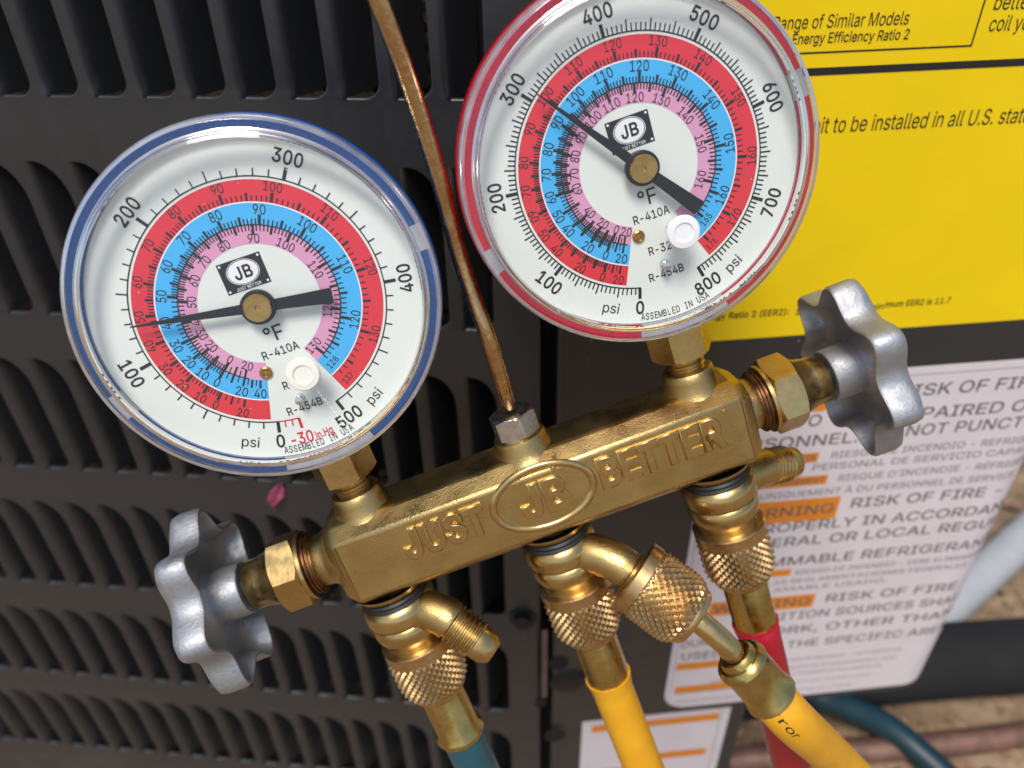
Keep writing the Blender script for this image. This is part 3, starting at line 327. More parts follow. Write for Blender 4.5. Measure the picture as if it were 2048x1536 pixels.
def glyph(st, bold=0.0, extrude=0.0, bevel=0.0):
    x, parts = 0.0, []
    for ch in st:
        adv, res = char_mesh(ch, round(bold, 4), round(extrude, 4), round(bevel, 4))
        for V, F in res:
            V = V.copy(); V[:, 0] += x
            parts.append((V, F))
        x += adv + bold
    return join(*parts) if parts else (np.zeros((0, 3)), [])
CAP = 1.0

def text(s, cap, bold=0.0, xs=1.0, width=None, align='c', extrude=0.0, bevel=0.0, vcenter=True):
    """flat text in the xy plane, cap height cap, centred on the origin (or starting there)"""
    V, F = glyph(s, bold, extrude / cap * CAP if extrude else 0.0, bevel / cap * CAP if bevel else 0.0)
    V = V.copy()
    if len(V) == 0:
        return np.zeros((0, 3)), []
    k = cap / CAP
    V *= k
    x0, x1 = V[:, 0].min(), V[:, 0].max()
    V[:, 0] -= x0
    w = x1 - x0
    sx = xs if width is None else width / w
    V[:, 0] *= sx
    if align == 'c':
        V[:, 0] -= w * sx / 2
    if vcenter:
        V[:, 1] -= cap / 2
    return V, F

def rotz(a):
    M = np.eye(4)
    c, s = math.cos(a), math.sin(a)
    M[:2, :2] = [[c, -s], [s, c]]
    return M

def at2(x, y, z, a=0.0):
    M = rotz(a)
    M[:3, 3] = (x, y, z)
    return M

# ------------------------------------------------------------------ materials
def material(name, color, rough=0.5, metal=0.0, var=0.0, vscale=200.0, color2=None, bump=0.0, bscale=800.0,
             rvar=0.0, coat=0.0, trans=0.0, ior=1.5, sss=0.0, spec=0.5, detail=4.0, aniso=0.0):
    m = bpy.data.materials.new(name)
    m.use_nodes = True
    t = m.node_tree
    b = t.nodes["Principled BSDF"]
    b.inputs["Base Color"].default_value = (*color, 1)
    b.inputs["Roughness"].default_value = rough
    b.inputs["Metallic"].default_value = metal
    b.inputs["IOR"].default_value = ior
    b.inputs["Specular IOR Level"].default_value = spec
    if coat:
        b.inputs["Coat Weight"].default_value = coat
        b.inputs["Coat Roughness"].default_value = 0.12
    if trans: b.inputs["Transmission Weight"].default_value = trans
    if sss:
        b.inputs["Subsurface Weight"].default_value = sss
        b.inputs["Subsurface Radius"].default_value = (0.002, 0.002, 0.002)
    tc = t.nodes.new("ShaderNodeTexCoord")
    if var or color2 or rvar:
        nz = t.nodes.new("ShaderNodeTexNoise")
        nz.inputs["Scale"].default_value = vscale
        nz.inputs["Detail"].default_value = detail
        nz.inputs["Roughness"].default_value = 0.62
        t.links.new(tc.outputs["Object"], nz.inputs["Vector"])
        rp = t.nodes.new("ShaderNodeValToRGB")
        c2 = color2 if color2 else tuple(max(0, c * (1 - var)) for c in color)
        rp.color_ramp.elements[0].position = 0.32
        rp.color_ramp.elements[1].position = 0.68
        rp.color_ramp.elements[0].color = (*c2, 1)
        rp.color_ramp.elements[1].color = (*color, 1)
        t.links.new(nz.outputs["Fac"], rp.inputs["Fac"])
        if var or color2:
            t.links.new(rp.outputs["Color"], b.inputs["Base Color"])
        if rvar:
            mr = t.nodes.new("ShaderNodeMapRange")
            mr.inputs["From Min"].default_value = 0.3
            mr.inputs["From Max"].default_value = 0.7
            mr.inputs["To Min"].default_value = max(0.02, rough - rvar)
            mr.inputs["To Max"].default_value = min(1, rough + rvar)
            n2 = t.nodes.new("ShaderNodeTexNoise")
            n2.inputs["Scale"].default_value = vscale * 2.3
            n2.inputs["Detail"].default_value = 5
            t.links.new(tc.outputs["Object"], n2.inputs["Vector"])
            t.links.new(n2.outputs["Fac"], mr.inputs["Value"])
            t.links.new(mr.outputs["Result"], b.inputs["Roughness"])
    if bump:
        n3 = t.nodes.new("ShaderNodeTexNoise")
        n3.inputs["Scale"].default_value = bscale
        n3.inputs["Detail"].default_value = 3
        bp = t.nodes.new("ShaderNodeBump")
        bp.inputs["Strength"].default_value = bump
        bp.inputs["Distance"].default_value = 0.0004
        t.links.new(tc.outputs["Object"], n3.inputs["Vector"])
        t.links.new(n3.outputs["Fac"], bp.inputs["Height"])
        t.links.new(bp.outputs["Normal"], b.inputs["Normal"])
    return m

BRASS = material("brass_cast", (0.58, 0.41, 0.165), 0.32, 1.0, color2=(0.47, 0.315, 0.115), vscale=60, bump=0.3, bscale=2800, rvar=0.10)
BRASS_W = material("brass_worn_relief", (0.66, 0.47, 0.20), 0.24, 1.0, color2=(0.55, 0.37, 0.14), vscale=150, rvar=0.06)
BRASS_M = material("brass_machined", (0.61, 0.44, 0.185), 0.30, 1.0, color2=(0.50, 0.34, 0.13), vscale=120, bump=0.08, bscale=900, rvar=0.09)
BRASS_K = material("brass_knurled", (0.62, 0.44, 0.22), 0.32, 1.0, color2=(0.50, 0.31, 0.12), vscale=160, rvar=0.08)
BRASS_F = material("brass_ferrule", (0.56, 0.42, 0.16), 0.28, 1.0, color2=(0.42, 0.29, 0.09), vscale=110, bump=0.1, bscale=700, rvar=0.1)
BRASS_D = material("brass_dial", (0.55, 0.34, 0.12), 0.30, 1.0, color2=(0.42, 0.25, 0.07), vscale=500, rvar=0.08)
COPPER = material("copper_seal", (0.36, 0.19, 0.09), 0.35, 1.0, color2=(0.17, 0.09, 0.05), vscale=300, rvar=0.1)
ALU = material("cast_aluminium", (0.42, 0.43, 0.445), 0.55, 0.85, color2=(0.36, 0.37, 0.385), vscale=170, bump=0.28, bscale=1100, rvar=0.10)
STEEL = material("bright_steel", (0.74, 0.74, 0.74), 0.26, 1.0, color2=(0.58, 0.58, 0.58), vscale=400, rvar=0.08)
RUBBER = material("black_rubber", (0.010, 0.010, 0.010), 0.5)
BLACK_HOLE = material("dark_inside", (0.004, 0.004, 0.004), 0.9)  # darkness inside gaps, bores and holes, put into the colour
PAINT = material("grey_powder_paint", (0.021, 0.0225, 0.0255), 0.37, var=0.15, vscale=24, bump=0.12, bscale=1500, rvar=0.08, spec=0.75)
def add_specks(m, scale, thr, col):
    t = m.node_tree
    b = t.nodes["Principled BSDF"]
    tc = t.nodes.new("ShaderNodeTexCoord")
    vo = t.nodes.new("ShaderNodeTexVoronoi"); vo.inputs["Scale"].default_value = scale
    lt = t.nodes.new("ShaderNodeMath"); lt.operation = 'LESS_THAN'; lt.inputs[1].default_value = thr
    sep = t.nodes.new("ShaderNodeSeparateColor")
    gt = t.nodes.new("ShaderNodeMath"); gt.operation = 'GREATER_THAN'; gt.inputs[1].default_value = 0.72
    mu = t.nodes.new("ShaderNodeMath"); mu.operation = 'MULTIPLY'
    mx = t.nodes.new("ShaderNodeMix"); mx.data_type = 'RGBA'
    src = b.inputs["Base Color"].links[0].from_socket if b.inputs["Base Color"].links else None
    t.links.new(tc.outputs["Object"], vo.inputs["Vector"])
    t.links.new(vo.outputs["Distance"], lt.inputs[0])
    t.links.new(vo.outputs["Color"], sep.inputs[0])
    t.links.new(sep.outputs[0], gt.inputs[0])
    t.links.new(lt.outputs[0], mu.inputs[0]); t.links.new(gt.outputs[0], mu.inputs[1])
    t.links.new(mu.outputs[0], mx.inputs[0])
    if src: t.links.new(src, mx.inputs[6])
    else: mx.inputs[6].default_value = b.inputs["Base Color"].default_value[:]
    mx.inputs[7].default_value = (*col, 1)
    t.links.new(mx.outputs[2], b.inputs["Base Color"])
add_specks(PAINT, 130, 0.035, (0.45, 0.45, 0.45))
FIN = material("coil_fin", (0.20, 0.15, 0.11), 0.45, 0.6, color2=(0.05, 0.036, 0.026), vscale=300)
DIAL_W = material("dial_white", (0.72, 0.755, 0.70), 0.55, var=0.03, vscale=40)
DIAL_R = material("dial_red", (0.66, 0.028, 0.045), 0.5)
DIAL_B = material("dial_blue", (0.055, 0.42, 0.80), 0.5)
DIAL_P = material("dial_pink", (0.66, 0.30, 0.47), 0.5)
INK = material("black_ink", (0.012, 0.012, 0.014), 0.5)
INK_RED = material("red_ink", (0.60, 0.02, 0.05), 0.5)
WHITE_INK = material("white_ink", (0.80, 0.80, 0.80), 0.5)
NEEDLE = material("needle_black", (0.008, 0.008, 0.009), 0.38, var=0.3, vscale=300)
BLUE_P = material("blue_enamel", (0.005, 0.115, 0.50), 0.22, coat=0.6, var=0.12, vscale=80)
RED_P = material("red_enamel", (0.58, 0.006, 0.020), 0.22, coat=0.6, var=0.15, vscale=80)
RING_B = material("shaded_blue_ring", (0.014, 0.062, 0.225), 0.30, var=0.14, vscale=220, rvar=0.12)  # case blue, darkened in the colour for shade under the clear rim
RING_R = material("shaded_red_ring", (0.52, 0.008, 0.030), 0.30, var=0.14, vscale=220, rvar=0.12)  # case red, slightly darkened the same way for shade under the rim
FLANGE = material("edge_light_flange", (0.50, 0.50, 0.53), 0.25, var=0.3, vscale=250)  # pale grey painted for the light caught in the clear edge
GLASS = material("thick_polycarbonate", (0.97, 0.97, 0.98), 0.03, trans=1.0, ior=1.48)
CLIP = material("clear_clip", (0.40, 0.40, 0.42), 0.25, var=0.15, vscale=300)
NYLON = material("nylon_plug", (0.80, 0.79, 0.70), 0.35, sss=0.35)
NYLON_W = material("white_nylon_plug", (0.80, 0.80, 0.80), 0.35, sss=0.35)
HOSE_Y = material("yellow_hose", (0.78, 0.39, 0.014), 0.42, color2=(0.70, 0.33, 0.010), vscale=90, bump=0.15, bscale=700, rvar=0.08)
HOSE_T = material("teal_hose", (0.016, 0.085, 0.110), 0.38, var=0.2, vscale=60, bump=0.12, bscale=600)
HOSE_R = material("red_hose", (0.42, 0.006, 0.022), 0.36, var=0.2, vscale=60, bump=0.12, bscale=600)
HOSE_D = material("dark_teal_hose", (0.004, 0.034, 0.046), 0.45, var=0.3, vscale=30)
YELLOW = material("yellow_sticker", (0.93, 0.665, 0.001), 0.30, var=0.06, vscale=30, bump=0.3, bscale=40)
STICKER = material("white_sticker", (0.72, 0.665, 0.685), 0.34, var=0.06, vscale=40, bump=0.5, bscale=45)
STICKER_L = material("sticker_margin", (0.72, 0.67, 0.69), 0.3)
PANEL_G = material("sticker_grey_line", (0.46, 0.41, 0.45), 0.4)
ORANGE = material("orange_print", (0.74, 0.235, 0.012), 0.4)
LETTER = material("grey_print", (0.135, 0.115, 0.115), 0.45)
LETTER_S = material("small_grey_print", (0.27, 0.235, 0.255), 0.45)
SOIL = material("dry_soil", (0.38, 0.27, 0.165), 0.9, color2=(0.13, 0.08, 0.045), vscale=26, bump=0.8, bscale=140, detail=8)
LEAF = material("dry_leaf", (0.30, 0.17, 0.08), 0.8, color2=(0.10, 0.055, 0.03), vscale=60)
GRAV = material("soil_clod", (0.36, 0.25, 0.15), 0.9, color2=(0.17, 0.10, 0.055), vscale=120)
FOAM = material("foam_insulation", (0.020, 0.0195, 0.019), 0.85, var=0.2, vscale=30, bump=0.3, bscale=500, spec=0.2)
PIPE_CU = material("weathered_copper", (0.30, 0.16, 0.11), 0.5, 0.5, color2=(0.16, 0.09, 0.07), vscale=60)
CONDUIT = material("grey_conduit", (0.42, 0.43, 0.43), 0.5, var=0.1, vscale=40)
PETAL = material("pink_petal", (0.33, 0.06, 0.13), 0.7, color2=(0.20, 0.03, 0.075), vscale=300)
BOLT = material("dark_bolt", (0.020, 0.022, 0.026), 0.35, 0.6)
PINKISH = material("pinkish_strip", (0.16, 0.10, 0.085), 0.6, color2=(0.08, 0.05, 0.045), vscale=50)

def clear_material(name, tint, r0, rough):
    """thin clear polycarbonate: light passes, the surface mirrors a little more at grazing angles"""
    m = bpy.data.materials.new(name)
    m.use_nodes = True
    t = m.node_tree
    t.nodes.clear()
    out = t.nodes.new("ShaderNodeOutputMaterial")
    mix = t.nodes.new("ShaderNodeMixShader")
    tr = t.nodes.new("ShaderNodeBsdfTransparent")
    tr.inputs[0].default_value = (*tint, 1)
    gl = t.nodes.new("ShaderNodeBsdfGlossy")
    gl.inputs["Roughness"].default_value = rough
    fr = t.nodes.new("ShaderNodeFresnel")
    fr.inputs["IOR"].default_value = r0
    t.links.new(fr.outputs[0], mix.inputs[0])
    t.links.new(tr.outputs[0], mix.inputs[1])
    t.links.new(gl.outputs[0], mix.inputs[2])
    t.links.new(mix.outputs[0], out.inputs[0])
    return m

LENS = clear_material("clear_lens", (0.985, 0.99, 0.985), 1.45, 0.03)
RIM = clear_material("clear_rim", (0.97, 0.97, 0.98), 1.55, 0.06)

def hazy_material(name, tint, amount):
    m = clear_material(name, (0.95, 0.95, 0.96), 1.6, 0.12)
    t = m.node_tree
    out = [q for q in t.nodes if q.type == 'OUTPUT_MATERIAL'][0]
    src = out.inputs[0].links[0].from_socket
    df = t.nodes.new("ShaderNodeBsdfDiffuse"); df.inputs[0].default_value = (*tint, 1)
    tl = t.nodes.new("ShaderNodeBsdfTranslucent"); tl.inputs[0].default_value = (*tint, 1)
    m1 = t.nodes.new("ShaderNodeMixShader"); m1.inputs[0].default_value = 0.5
    t.links.new(df.outputs[0], m1.inputs[1]); t.links.new(tl.outputs[0], m1.inputs[2])
    m2 = t.nodes.new("ShaderNodeMixShader")
    tc = t.nodes.new("ShaderNodeTexCoord"); nz = t.nodes.new("ShaderNodeTexNoise")
    nz.inputs["Scale"].default_value = 160; nz.inputs["Detail"].default_value = 5
    mr = t.nodes.new("ShaderNodeMapRange")
    mr.inputs["From Min"].default_value, mr.inputs["From Max"].default_value = 0.3, 0.7
    mr.inputs["To Min"].default_value, mr.inputs["To Max"].default_value = amount * 0.55, amount * 1.45
    t.links.new(tc.outputs["Object"], nz.inputs["Vector"]); t.links.new(nz.outputs["Fac"], mr.inputs["Value"])
    t.links.new(mr.outputs["Result"], m2.inputs[0])
    t.links.new(src, m2.inputs[1]); t.links.new(m1.outputs[0], m2.inputs[2])
    t.links.new(m2.outputs[0], out.inputs[0])
    return m
HAZE = hazy_material("edge_light_haze", (0.70, 0.70, 0.76), 0.38)  # pale lilac mixed in as the glare on the clear lens edge

def brass_rod_material():
    m = material("hook_rod_metal", (0.60, 0.42, 0.20), 0.24, 1.0, color2=(0.48, 0.27, 0.13), vscale=260, bump=0.3, bscale=500, rvar=0.12)
    return m
ROD = brass_rod_material()

# ================================================================== setting
GROUND = 0.0
n = 60
gx = np.concatenate([[-30000, -8000, -2500], np.linspace(-700, 1500, n), [4000, 9000, 30000]])
gy = np.concatenate([[-30000, -8000, -2500, -600], np.linspace(-100, 1700, n), [4000, 9000, 30000]])
V, F = [], []
for yy in gy:
    for xx in gx:
        h = 0.0
        if abs(xx) < 2000 and abs(yy) < 2000:
            h = 9 * mnoise.noise(Vector((xx / 120, yy / 120, 0))) + 4 * mnoise.noise(Vector((xx / 33, yy / 33, 3)))
        V.append((xx, yy, h))
m_ = len(gx)
for j in range(len(gy) - 1):
    for i in range(m_ - 1):
        F.append((j * m_ + i, j * m_ + i + 1, (j + 1) * m_ + i + 1, (j + 1) * m_ + i))
ground = tag(mk("ground", V, F, SOIL), kind="structure")

# loose clods and chips lying on the soil (uncountable)
V, F = np.zeros((0, 3)), []
parts = []
for k in range(900):
    x, y = random.uniform(100, 700), random.uniform(150, 800)
    s = random.uniform(3, 11)
    ico = []
    base = [(-1, 0, 0), (1, 0, 0), (0, -1, 0), (0, 1, 0), (0, 0, -.6), (0, 0, .7)]
    rr = random.uniform(0, 6)
    pv = []
    for bx, by, bz in base:
        q = random.uniform(0.7, 1.25) * s
        pv.append((x + q * (bx * math.cos(rr) - by * math.sin(rr)), y + q * (bx * math.sin(rr) + by * math.cos(rr)), 2 + q * bz * 0.6))
    parts.append((np.array(pv), [(0, 2, 5), (2, 1, 5), (1, 3, 5), (3, 0, 5), (2, 0, 4), (1, 2, 4), (3, 1, 4), (0, 3, 4)]))
v, f = join(*parts)
tag(mk("gravel", v, f, GRAV), "loose clods and chips scattered on the dry soil", "gravel", kind="stuff")

# dry leaf litter on the soil (uncountable)
parts = []
for k in range(260):
    x, y, a, L = random.uniform(150, 650), random.uniform(180, 760), random.uniform(0, 6.3), random.uniform(8, 22)
    c_, s_ = math.cos(a), math.sin(a)
    pv = []
    for i in range(6):
        u = i / 5
        w_ = 0.32 * L * math.sin(math.pi * min(1, 0.08 + 0.9 * u))
        for t in (-1, 0, 1):
            lx, ly = (u - 0.5) * L, t * w_
            pv.append((x + lx * c_ - ly * s_, y + lx * s_ + ly * c_, 7 + 3 * abs(t) + 2.5 * math.sin(3 * u + k)))
    parts.append((np.array(pv), [(i * 3 + j, i * 3 + j + 1, i * 3 + j + 4, i * 3 + j + 3) for i in range(5) for j in range(2)]))
v, f = join(*parts)
tag(mk("leaves", v, f, LEAF), "dry brown leaf litter strewn over the soil", "leaves", kind="stuff")

# ------------------------------------------------------------------ the condenser unit
YL, YR = math.radians(6.0), math.radians(-5.5)
HL, NL = np.array([math.cos(YL), -math.sin(YL), 0]), np.array([-math.sin(YL), -math.cos(YL), 0])
HR, NR = np.array([math.cos(YR), -math.sin(YR), 0]), np.array([-math.sin(YR), -math.cos(YR), 0])
ZUP = np.array([0, 0, 1.0])
PL0 = W(ray((7.2, 193.8)) * 240.0)                 # a corner of the louver grid on the grille
FOLD = PL0 + HL * 171.3                            # where grille and service panel meet
def on_left(p):
    o = np.array([0, 0, CAMH]); d = RW @ ray(p); t = ((PL0 - o) @ NL) / (d @ NL); q = o + d * t
    return (q - PL0) @ HL, q[2]
def on_right(p):
    o = np.array([0, 0, CAMH]); d = RW @ ray(p); t = ((FOLD - o) @ NR) / (d @ NR); q = o + d * t
    return (q - FOLD) @ HR, q[2]

unit = thing("condenser_unit", "dark grey outdoor condenser unit with louvered grille and stickers behind the gauges", "condenser unit")
MLp = np.eye(4); MLp[:3, 0], MLp[:3, 1], MLp[:3, 2], MLp[:3, 3] = HL, ZUP, NL, (PL0[0], PL0[1], 0)
MRp = np.eye(4); MRp[:3, 0], MRp[:3, 1], MRp[:3, 2], MRp[:3, 3] = HR, ZUP, NR, (FOLD[0], FOLD[1], 0)

grille = thing("louvered_panel", parent=unit, mat=bmat(MLp))
PITCH, ROWP, OPEN_H = 15.72, 79.2, 59.0
ROW0 = PL0[2]                                     # bottom of the top visible row

def louver_cell():
    """one stamped louver: flat band below, blade drawn inwards from the bar, cut opening to its right"""
    P, H = PITCH, OPEN_H
    parts = []
    # opening outline from bottom left, anticlockwise to top left
    L = 5.0
    out = [(L, 0.0), (P - 5.2, 0.0)]
    for k in range(1, 8):
        a = -math.pi / 2 + math.pi / 2 * k / 8
        out.append((P - 5.2 + 5.2 * math.cos(a), 5.2 + 5.2 * math.sin(a)))
    out.append((P, 5.2))
    out.append((P, H - 15.0))
    for k in range(1, 10):
        a = math.pi / 2 * k / 10
        out.append((P - 10.2 + 10.2 * math.cos(a), H - 15.0 + 15.0 * math.sin(a)))
    out.append((P - 10.2, H))
    out.append((L - 2.5, H))
    nb = 10
    # flat fillets
    f1 = [(x, y, 0) for x, y in out[1:10]] + [(P, 0, 0)]
    n1 = len(f1)
    parts.append((np.array(f1), [(n1 - 1, i + 1, i) for i in range(n1 - 2)]))
    f2 = [(x, y, 0) for x, y in out[10:-1]] + [(P, H, 0)]
    n2 = len(f2)
    parts.append((np.array(f2), [(n2 - 1, i + 1, i) for i in range(n2 - 2)]))
    # band below
    parts.append((np.array([(0, -(ROWP - H), 0), (P, -(ROWP - H), 0), (P, 0, 0), (L, 0, 0), (0, 0, 0)]), [(0, 1, 2, 3, 4)]))
    # rolled lip of the cut edge
    o = np.array(out)
    t = np.gradient(o, axis=0); t /= np.linalg.norm(t, axis=1)[:, None]
    nn = np.stack([-t[:, 1], t[:, 0]], 1)
    rows = []
    for off, z in ((0, 0), (0.22, -0.07), (0.42, -0.34), (0.46, -1.8)):
        rows.append(np.column_stack([o + nn * off, np.full(len(o), z)]))
    v = np.vstack(rows); m = len(o)
    parts.append((v, [(j * m + i, j * m + i + 1, (j + 1) * m + i + 1, (j + 1) * m + i) for j in range(3) for i in range(m - 1)]))
    # blade
    nx, nv = 12, 22
    xs = np.array([0, 1.2, 2.4, 3.2, 3.8, 4.3, 4.8, 5.3, 6.0, 7.2, 9.0, 11.2])
    vs = np.concatenate([[0, 0.7, 1.6, 3, 5], np.linspace(8, H - 14, nv - 11), [H - 11, H - 8, H - 5.5, H - 3, H - 1.4, H]])
    nv = len(vs)
    ss = lambda a: max(0, min(1, a)) ** 2 * (3 - 2 * max(0, min(1, a)))
    bv = []
    for y in vs:
        r = ss(y / 4.5) * ss((H - y) / 15.0)
        for x in xs:
            q_ = max(0.0, x - 2.6)
            g = 0.12 * x + (1.9 * q_ * q_ / 5.2 if q_ < 2.6 else 1.9 * (q_ - 1.3)) 
            wgt = ss((x - 2.6) / 3.0)
            bv.append((x, y, -g * (r * (1 - wgt) + wgt) - (0.0 if x == 0 else 0.02)))
    parts.append((np.array(bv), [(j * nx + i, j * nx + i + 1, (j + 1) * nx + i + 1, (j + 1) * nx + i) for j in range(nv - 1) for i in range(nx - 1)]))
    return join(*parts)

vf = louver_cell()
louver_me = mesh_data("louver", vf[0], vf[1], PAINT, True, 50)
def projpx(w):
    c = RW.T @ (np.array(w) - np.array([0, 0, CAMH]))
    return CX - FPX * c[0] / c[2], CY + FPX * c[1] / c[2]
LAST = 9
for j in range(-1, 6):
    for i in range(-24, LAST + 1):
        q = PL0 + HL * (i * PITCH + PITCH - 5.0 + 5.0) + ZUP * (-j * ROWP)
        a, b = projpx(PL0 + HL * (i * PITCH + 8) + ZUP * (-j * ROWP + 30))
        if not (-140 < a < 1250 and -330 < b < 1800):
            continue
        o = bpy.data.objects.new("louver", louver_me)
        COL.objects.link(o)
        o.parent = grille
        o.location = ((i * PITCH - 5.0) * K, (ROW0 - j * ROWP) * K, 0)
# frame of the grille: right strip, top and bottom
xr0, xr1 = (LAST + 1) * PITCH - 5.0, 167.8
zt, zb = ROW0 + ROWP + OPEN_H, ROW0 - 5 * ROWP - (ROWP - OPEN_H)
strip = [(xr0, zb, 0), (xr1 - 1.2, zb, 0), (xr1, zb, -1.2), (xr1, zb, -14)]
V = strip + [(x, zt + 160, z) for x, y, z in strip]
mk("edge_strip", V, [(0, 1, 5, 4), (1, 2, 6, 5), (2, 3, 7, 6)], PAINT, grille, smooth=False)
V = [(-420, zt, 0), (xr0, zt, 0), (xr0, zt + 160, 0), (-420, zt + 160, 0)]
mk("upper_strip", V, [(0, 1, 2, 3)], PAINT, grille, smooth=False)
V = [(-520, 15, 0), (xr1, 15, 0), (xr1, zb, 0), (-520, zb, 0)]
mk("lower_strip", V, [(3, 2, 1, 0)], PAINT, grille, smooth=False)

# coil behind the louvers: zig-zag fins, one rippled sheet per column
coil = thing("coil", parent=unit, mat=bmat(MLp))
cv = []
for c in range(54):
    x0 = -60 + c * 4.2
    zz = []
    nst = 150
    V = []
    for k in range(nst):
        y = 150 + k * 3.0
        dx = 1.0 if k % 2 else -0.2
        V += [(x0 + dx, y, -25.5), (x0 + 2.6 + dx, y, -27.0), (x0 + 4.2 + dx * 0.4, y, -30)]
    F = [(a * 3 + b, a * 3 + b + 1, a * 3 + b + 4, a * 3 + b + 3) for a in range(nst - 1) for b in range(2)]
    cv.append((np.array(V), F))
v, f = join(*cv)
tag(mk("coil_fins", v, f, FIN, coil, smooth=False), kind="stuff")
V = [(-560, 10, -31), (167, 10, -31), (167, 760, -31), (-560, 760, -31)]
mk("inside_shade_sheet", V, [(0, 1, 2, 3)], BLACK_HOLE, coil, smooth=False)  # near-black sheet painted as the shade deep inside the unit

# service panel with its rounded outer corner
SB, RAD = 197.0, 20.0                    # flat until SB, then a quarter round
def bend(V, off=0.0):
    V = np.asarray(V, float).copy()
    out = V.copy()
    s = V[:, 0]
    m = s > SB
    a = np.clip((s - SB) / RAD, 0, math.pi / 2)
    extra = np.maximum(0, s - SB - RAD * math.pi / 2)
    r = RAD + V[:, 2]
    out[:, 0] = np.where(m, SB + r * np.sin(a), s)
    out[:, 2] = np.where(m, r * np.cos(a) - RAD - extra, V[:, 2])
    return out

service = thing("service_panel", parent=unit, mat=bmat(MRp))
def sheet(name, s0, s1, z0, z1, lift, mat, parent, rc=0.0, thick=0.0, label=None):
    """flat sheet on the service panel that follows its rounded corner; rc = corner radius"""
    cols = list(np.arange(s0, min(s1, SB), 12.0)) + (list(np.linspace(SB, s1, 16)) if s1 > SB else [s1])
    cols = sorted(set([s0] + cols + [s1] + ([s0 + rc * (1 - math.cos(math.pi / 2 * k / 6)) for k in range(7)] + [s1 - rc * (1 - math.cos(math.pi / 2 * k / 6)) for k in range(7)] if rc else [])))
    V, F = [], []
    for s in cols:
        d = 0.0
        if rc:
            e = min(s - s0, s1 - s)
            if e < rc:
                d = rc - math.sqrt(max(0, rc * rc - (rc - e) ** 2))
        V += [(s, z0 + d, lift), (s, z1 - d, lift)]
    F = [(2 * i, 2 * i + 2, 2 * i + 3, 2 * i + 1) for i in range(len(cols) - 1)]
    return mk(name, bend(V), F, mat, parent, smooth=True, angle=60, label=label)

ZBOT = CAMH - 391.0
# main skin with the turned-in left edge and bottom hem
cols = [3.2, 3.2, 4.2] + list(np.linspace(10, SB, 12)) + list(np.linspace(SB + 2, SB + RAD * math.pi / 2, 12)) + [SB + RAD * math.pi / 2 + 260]
V = []
for i, s in enumerate(cols):
    d = -14 if i == 0 else (-0.9 if i == 1 else 0)
    V += [(s, ZBOT - 0.0, d - 14), (s, ZBOT, d - 1.0), (s, ZBOT + 1.0, d), (s, zt + 160, d)]
F = [(4 * i + r, 4 * i + 4 + r, 4 * i + 5 + r, 4 * i + 1 + r) for i in range(len(cols) - 1) for r in range(3)]
mk("panel_skin", bend(V), F, PAINT, service, angle=35)
# lower valve plate below the service panel, set back a little
V = [(3.4, 5, -14), (3.4, 5, -3.5), (112, 5, -3.5), (113, 5, -4.5), (113, 5, -60)]
V = V + [(x, ZBOT + 6, z) for x, y, z in V]
mk("valve_plate", V, [(i, i + 1, i + 6, i + 5) for i in range(4)], PAINT, service, smooth=False)
# black sheet painted as shade behind the panel gap; parts under the overhang
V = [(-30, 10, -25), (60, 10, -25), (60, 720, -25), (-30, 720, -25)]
mk("gap_shade_sheet", V, [(0, 1, 2, 3)], BLACK_HOLE, service, smooth=False)
V = [(110, 5, -190), (205, 5, -190), (205, ZBOT + 5, -190), (110, ZBOT + 5, -190)]
mk("base_wall", V, [(0, 1, 2, 3)], PAINT, service, smooth=False)
V = [(110, ZBOT + 5, -12), (205, ZBOT + 5, -22), (205, ZBOT + 5, -192), (110, ZBOT + 5, -192)]
mk("base_pan", V, [(0, 1, 2, 3)], PAINT, service, smooth=False)

# --- yellow energy sticker
def sp(p):
    return np.array(on_right(p))
energy = thing("energy_sticker", parent=unit, mat=bmat(MRp), label="yellow energy rating sticker with black print")
YB = CAMH - 150.4
sheet("sticker_sheet", 53, 330, YB, zt + 120, 0.15, YELLOW, energy)
def line(p0, p1, txt, caph, mat, parent, bold=0.0, lift=0.28, name="print_line", dz=0.0):
    """one printed line whose baseline runs between two points of the panel"""
    a, b = sp(p0), sp(p1)
    v, f = text(txt, caph, bold, width=b[0] - a[0], align='l', vcenter=False)
    if len(v) == 0: return
    v = v.copy()
    v[:, 0] += a[0]
    v[:, 1] += (a[1] + b[1]) / 2 + dz
    v[:, 2] = lift
    return mk(name, bend(v), f, mat, parent, smooth=False)
def bar(s0, s1, z0, z1, mat, parent, lift=0.26, name="printed_bar"):
    return sheet(name, s0, s1, z0, z1, lift, mat, parent)
line((1545, 59), (1814.6, 49), "Range of Similar Models", 3.5, INK, energy)
line((1490, 90.5), (1814.6, 79.8), "Seasonal Energy Efficiency Ratio 2", 2.75, INK, energy, bold=0.012)
line((1985, 19), (2063, 17), "better", 4.1, INK, energy)
line((1975, 62), (2080, 58), "coil your", 4.1, INK, energy)
b0, b1 = sp((1500, 106)), sp((1943, 91))
bar(53, b1[0], b1[1] - 0.25, b1[1] + 0.25, INK, energy, name="frame_line")
bar(b1[0] - 0.5, b1[0], b1[1] + 0.26, zt + 60, INK, energy, name="frame_line")
z_a, z_b = sp((1800, 127.6))[1], sp((1800, 143))[1]
bar(53, 330, z_b, z_a, INK, energy, name="black_bar")
line((1607, 266), (2070, 245), "unit to be installed in all U.S. states", 4.8, INK, energy)
line((1395, 640), (1576, 629), "Energy Ratio 2 (EER2):", 2.5, INK, energy, bold=0.02)
line((1590, 628.6), (1764, 618), "11.7. The federal min", 2.4, INK, energy, bold=0.015)
line((1768, 613.5), (1898, 606), "imum EER2 is 11.7", 2.4, INK, energy, bold=0.02)

